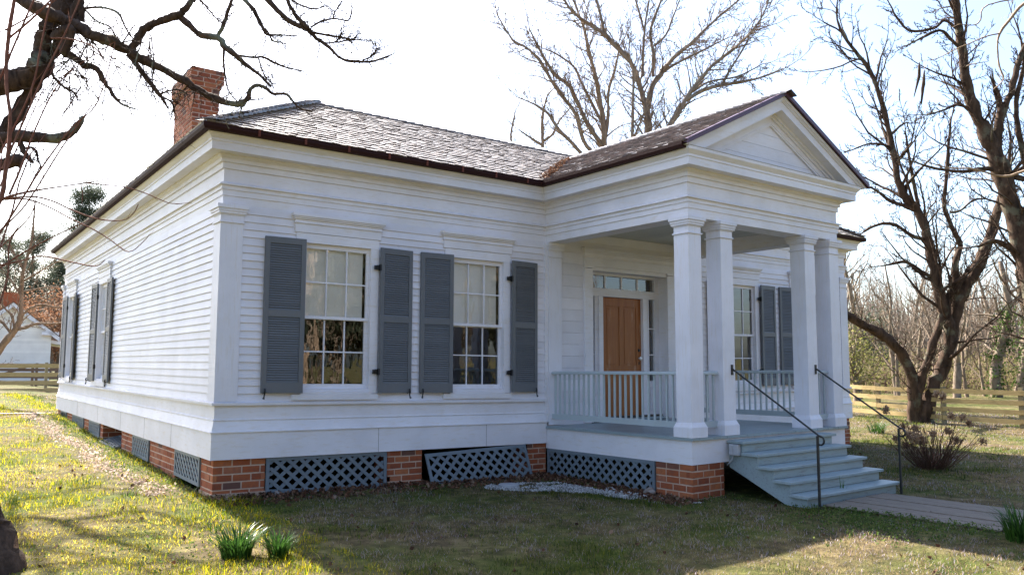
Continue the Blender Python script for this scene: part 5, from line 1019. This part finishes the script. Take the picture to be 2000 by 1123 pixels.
# ================================================================== GROUND COVER
def inpoly(x, y, poly):
    c = np.zeros(len(x), bool); n = len(poly)
    for i in range(n):
        x0, y0 = poly[i]; x1, y1 = poly[(i+1) % n]; k = ((y0 > y) != (y1 > y)) & (x < (x1-x0)*(y-y0)/(y1-y0+1e-12)+x0); c ^= k
    return c
GRAV = [(3.6, -.72), (3.9, -.5), (4.4, -.7), (4.82, -1.15), (4.94, -1.8), (5.08, -2.5), (5.18, -3.05), (5.26, -3.3), (5.0, -3.36), (4.84, -3.0), (4.62, -2.45), (4.3, -1.85), (3.9, -1.35), (3.6, -1.0)]
PATHP = [(6.25, -4.36), (7.95, -4.36), (8.12, -6.0), (8.45, -9.5), (6.85, -9.5), (6.6, -6.5)]
N = 720000; r1 = 3.0+36*RNG.random(N)**1.4; an = YAW+RNG.uniform(-radians(43), radians(43), N); X = CAM[0]+r1*np.sin(an); Y = CAM[1]+r1*np.cos(an)
keep = ~((X > -.02) & (X < W+.02) & (Y > -.02) & (Y < D)) & ~((X > XA-.02) & (X < XB+.02) & (Y > -PP-.02) & (Y < 0)) & ~inpoly(X, Y, PATHP) & ~(inpoly(X, Y, GRAV) & (RNG.random(N) > .06))
keep &= ~((Y > -.45) & (Y < 0) & (X > .6) & (X < XA) & (RNG.random(N) > .12)) & ~((X > XA-.4) & (X < XA) & (Y > -PP) & (RNG.random(N) > .05)) & ~((X > 5.9) & (X < 8.4) & (Y > -4.2) & (Y < -3) & (RNG.random(N) > .15))
bare = hnoise(X, Y, .7, 5)*.6+hnoise(X, Y, .22, 6)*.4; keep &= (bare > .33)|(RNG.random(N) < .22)
strip = (X > -.9) & (X < -.28) & (Y > -1); keep &= ~(strip & (RNG.random(N) > .35))
X, Y, r1, bare = X[keep], Y[keep], r1[keep], bare[keep]; n = len(X); Z = g(X, Y)+(hnoise(X, Y, .9, 3)-.5)*.03-.006
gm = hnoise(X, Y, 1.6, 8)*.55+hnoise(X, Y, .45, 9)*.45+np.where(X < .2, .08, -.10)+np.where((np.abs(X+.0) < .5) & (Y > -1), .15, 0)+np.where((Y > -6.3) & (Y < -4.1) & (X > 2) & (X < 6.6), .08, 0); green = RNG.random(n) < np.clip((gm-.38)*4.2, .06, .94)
hh = (.014+.034*RNG.random(n)**2.5)*(.62+1.1*hnoise(X, Y, .3, 41)**1.5)*(1+.4*(gm > .62))*(1+r1*.02)*np.where(green, 1.1, .9); wd = (.0020+.0020*RNG.random(n))*(1+r1*.07)
a = RNG.uniform(0, 2*pi, n); ln = RNG.uniform(.2, 1.5, n); dx, dy = np.cos(a), np.sin(a)
B = np.stack([X, Y, Z], -1); S_ = np.stack([-dy*wd/2, dx*wd/2, 0*dx], -1); TP = B+np.stack([dx*hh*ln, dy*hh*ln, hh], -1); MD = B+np.stack([dx*hh*ln*.35, dy*hh*ln*.35, hh*.6], -1)
V = np.stack([B-S_, B+S_, MD+S_*.8, MD-S_*.8, TP], 1).reshape(-1, 3); i5 = np.arange(n)*5
T = np.concatenate([np.stack([i5, i5+1, i5+2], -1), np.stack([i5, i5+2, i5+3], -1), np.stack([i5+3, i5+2, i5+4], -1)])
gc = np.array([[.07, .13, .012], [.20, .24, .015], [.40, .37, .02]])[RNG.integers(0, 3, n)]; tc = np.array([[.46, .36, .07], [.58, .47, .10], [.28, .18, .05], [.68, .60, .28]])[RNG.integers(0, 4, n)]
c3 = np.where(green[:, None], gc, tc)*RNG.uniform(.7, 1.2, n)[:, None]; rg = (X >= .3)[:, None]; c3 = np.where(rg & green[:, None], c3*np.array([.50, .62, .9]), c3); c3 = np.where(rg & ~green[:, None], c3*np.array([.80, .80, 1.25]), c3); c3 = np.where(~rg & green[:, None], c3*np.array([1.25, 1.06, 1.]), c3); c3[:, 2] *= np.where(X < .3, .35, 1.5); c3[:, 1] *= np.where(X < .3, 1.02, .95); c3 *= np.where(X < .3, 1.0, .74)[:, None]; c5 = np.repeat(np.concatenate([c3, np.ones((n, 1))], 1), 5, axis=0)  # right lawn browner, and darkened further to put the house shade into it
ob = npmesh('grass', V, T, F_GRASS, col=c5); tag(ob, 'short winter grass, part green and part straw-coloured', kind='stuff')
# broad-leaved weeds
ws = []
for (cx_, cy_, sx, sy, m) in ((-.25, 4, .15, 4.5, 1500), (6.0, -4.9, .5, .35, 900), (6.4, -5.8, .18, .9, 900), (-.9, -2.2, .8, .8, 500), (5.6, -5.7, .5, .3, 500), (5.9, -3.3, .4, .15, 160), (-.15, 11, .2, 1.6, 900)):
    ws.append(np.stack([RNG.normal(cx_, sx, m), RNG.normal(cy_, sy, m)], -1))
wx = np.concatenate(ws); k = ~((wx[:, 0] > -.02) & (wx[:, 1] > -.0) & (wx[:, 0] < W)) & ~inpoly(wx[:, 0], wx[:, 1], PATHP) & ~((wx[:, 0] > XA) & (wx[:, 0] < XB) & (wx[:, 1] > -PP)) & ~((wx[:, 0] > xs0) & (wx[:, 0] < xs1) & (wx[:, 1] > -4.45)); wx = wx[k]
cen = np.stack([wx[:, 0], wx[:, 1], g(wx[:, 0], wx[:, 1])+.02+RNG.random(len(wx))*.035], -1); m = len(cen)*2; V, T = leaves(cen, m, .014, .010, RNG, 2.0); ob = npmesh('clover', V, T, F_CLOV); tag(ob, 'low clover and chickweed along the wall and walk', kind='stuff')
# fallen leaves, mulch, gravel
m = 5200; x = np.concatenate([RNG.uniform(-.1, 5.5, 2600), XA-RNG.random(1500)*.55, CAM[0]+RNG.uniform(-1, 26, m-4100)]); y = np.concatenate([-RNG.random(2600)**1.5*.75, RNG.uniform(-3.3, 0, 1500), RNG.uniform(-8, 4, m-4100)])
k = ~((x > -.02) & (y > -.01) & (x < W)) & ~((x > XA) & (x < XB) & (y > -PP)) & ~((x > xs0) & (x < xs1) & (y > -4.7) & (y < -3)); x, y = x[k], y[k]; cen = np.stack([x, y, g(x, y)+.012+RNG.random(len(x))*.02], -1)
V, T = leaves(cen, len(cen), .004, .026, RNG, 1.5); V[:, 2] = (V[:, 2]-np.repeat(cen[:, 2], 4))*.35+np.repeat(cen[:, 2], 4) if False else V[:, 2]
ob = npmesh('fallen_leaves', V, T, F_LITTER); tag(ob, 'brown fallen leaves drifted against the foundation', kind='stuff')
gb = MB(); gr = np.random.default_rng(5); cnt = 0
xx = gr.uniform(3.1, 5.5, 26000); yy = gr.uniform(-3.6, -.2, 26000); edge = hnoise(xx, yy, .3, 20)*.25-.12; k = inpoly(xx+edge, yy+edge, GRAV) & (hnoise(xx, yy, .18, 31)*.6+hnoise(xx, yy, .5, 32)*.5 > .36+.25*gr.random(26000)); xx, yy = xx[k], yy[k]; n = len(xx); zz = g(xx, yy)+(hnoise(xx, yy, .9, 3)-.5)*.03+gr.random(n)*.012+.004
oc = np.array([[1, 0, 0], [-1, 0, 0], [0, 1, 0], [0, -1, 0], [0, 0, 1], [0, 0, -1]]); ot = np.array([[0, 2, 4], [2, 1, 4], [1, 3, 4], [3, 0, 4], [2, 0, 5], [1, 2, 5], [3, 1, 5], [0, 3, 5]])
sz = gr.uniform(.006, .014, n)[:, None, None]*gr.uniform(.6, 1.2, (n, 1, 3)); th = gr.uniform(0, 6.28, n); rot = np.zeros((n, 3, 3)); rot[:, 0, 0] = np.cos(th); rot[:, 0, 1] = -np.sin(th); rot[:, 1, 0] = np.sin(th); rot[:, 1, 1] = np.cos(th); rot[:, 2, 2] = 1
V = np.einsum('nij,nkj->nki', rot, oc[None]*sz)+np.stack([xx, yy, zz], -1)[:, None, :]; T = ot[None]+(np.arange(n)*6)[:, None, None]
ob = npmesh('gravel', V.reshape(-1, 3), T.reshape(-1, 3), M_GRAV); tag(ob, 'band of pale crushed gravel in front of the porch lattice', kind='stuff')
def rockmesh(loc, s, label, cat, name='rock', mat=M_ROCK, seed=1):
    bm = bmesh.new(); bmesh.ops.create_icosphere(bm, subdivisions=3, radius=1); r_ = random.Random(seed)
    for v in bm.verts: n_ = 1+.16*sin(v.co.x*4+seed)+.13*sin(v.co.y*5+v.co.z*3)+r_.uniform(-.04, .04); v.co = Vector((v.co.x*s[0]*n_, v.co.y*s[1]*n_, max(v.co.z*s[2]*n_, -.3*s[2])))
    me = bpy.data.meshes.new(name); bm.to_mesh(me); bm.free(); o_ = link(name, me, mat, None, loc); tag(o_, label, cat); return o_
rockmesh((5.2, -2.42, float(g(5.2, -2.42))+.03), (.10, .075, .06), 'rounded brown rock at the foot of the porch brick pier', 'rock')
rockmesh((.78, -.12, float(g(.78, -.12))+.02), (.04, .03, .03), 'small pale stone at the left end of the lattice', 'rock', seed=3)
mb = MB(); mb.tube([(0, 0, -.02), (0, 0, .018), (0, 0, .02)], [.15, .15, .13], 24); mb.tube([(0, 0, .018), (0, 0, .024)], [.11, .10], 24); ob = mb.build('valve_cover', M_GREY, None, org=(3.95, -.85, float(g(3.95, -.85))+.01)); tag(ob, 'round grey utility cover set in the gravel', 'utility cover')
# plank walk from the steps
pw = empty('path', (7.2, -4.5, -.1), 'weathered grey plank walk leading from the steps', 'path', kind='structure'); del pw['category']
mbp = None
prow = [(0, .228), (.245, .470), (.49, .716), (.735, .962), (.98, 1.206), (1.225, 1.452)]
for i, (a, b) in enumerate(prow):
    segs = [(-4.37, -6.35-.5*(i % 3)), (-6.36-.5*(i % 3), -9.6)]
    for (ya, yb_) in segs:
        mb = MB(); f = lambda t_, y_: 6.30+t_*1.04+(-4.36-y_)*.12
        zc = -.065+random.uniform(-.006, .006); mb.hexa([(f(a, ya)-7.2, ya+4.5, zc-.02+.1), (f(b, ya)-7.2, ya+4.5, zc-.02+.1), (f(b, yb_)-7.2, yb_+4.5, zc-.02+.1-.02), (f(a, yb_)-7.2, yb_+4.5, zc-.02+.1-.02), (f(a, ya)-7.2, ya+4.5, zc+.1), (f(b, ya)-7.2, ya+4.5, zc+.1), (f(b, yb_)-7.2, yb_+4.5, zc+.1-.02), (f(a, yb_)-7.2, yb_+4.5, zc+.1-.02)])
        mb.build('plank', M_WALK, pw, bevel=.004)
mb = MB(); mb.box(6.35-7.2, 7.9-7.2, -5.2, .1, -.1, -.02); 
# pale garden path line far left
q = [P(-260, 814, 27)]; mb = MB()
a0, a1 = gp(-300, 813), gp(116, 808); mb.hexa([(a0[0], a0[1], a0[2]-.02), (a1[0], a1[1], a1[2]-.02), (a1[0], a1[1]+.35, a1[2]-.02), (a0[0], a0[1]+.35, a0[2]-.02), (a0[0], a0[1], a0[2]+.025), (a1[0], a1[1], a1[2]+.025), (a1[0], a1[1]+.35, a1[2]+.025), (a0[0], a0[1]+.35, a0[2]+.025)]); ob = mb.build('kerb', M_MORT); tag(ob, 'pale edging strip across the left lawn', kind='structure')
x = RNG.normal(-.58, .12, 3400); y = RNG.uniform(.5, 14, 3400); x += .1*np.sin(y*1.3); cen = np.stack([x, y, g(x, y)+.012+RNG.random(len(x))*.02], -1); V, T = leaves(cen, len(cen), .004, .020, RNG, 1.4)
ob = npmesh('leaf_litter', V, T, foliage('bleached_leaf', [(0, (.36, .25, .18)), (1, (.78, .65, .55))], .3)); tag(ob, 'pale dry leaf litter in a strip along the side wall', kind='stuff')
# twigs dropped on the steps and walk
for k, (px, py, lab) in enumerate(((1975, 1003, 'short dark stick lying on the plank walk'),)):
    z0 = -.045; r_ = Fv+(px-1000)/FPX*Rv-(py-561.5)/FPX*Uv; q = CAM+r_*(z0-CAM[2])/r_[2]; t = Tree(k+5); t.wiggle([-.25, -.1, .02], [1, .35, 0], .55, .009, .004, 6, .08); ob = meshify('stick', t.lines, np.zeros(3), BK_NEAR); ob.location = tuple(q); tag(ob, lab, 'stick')
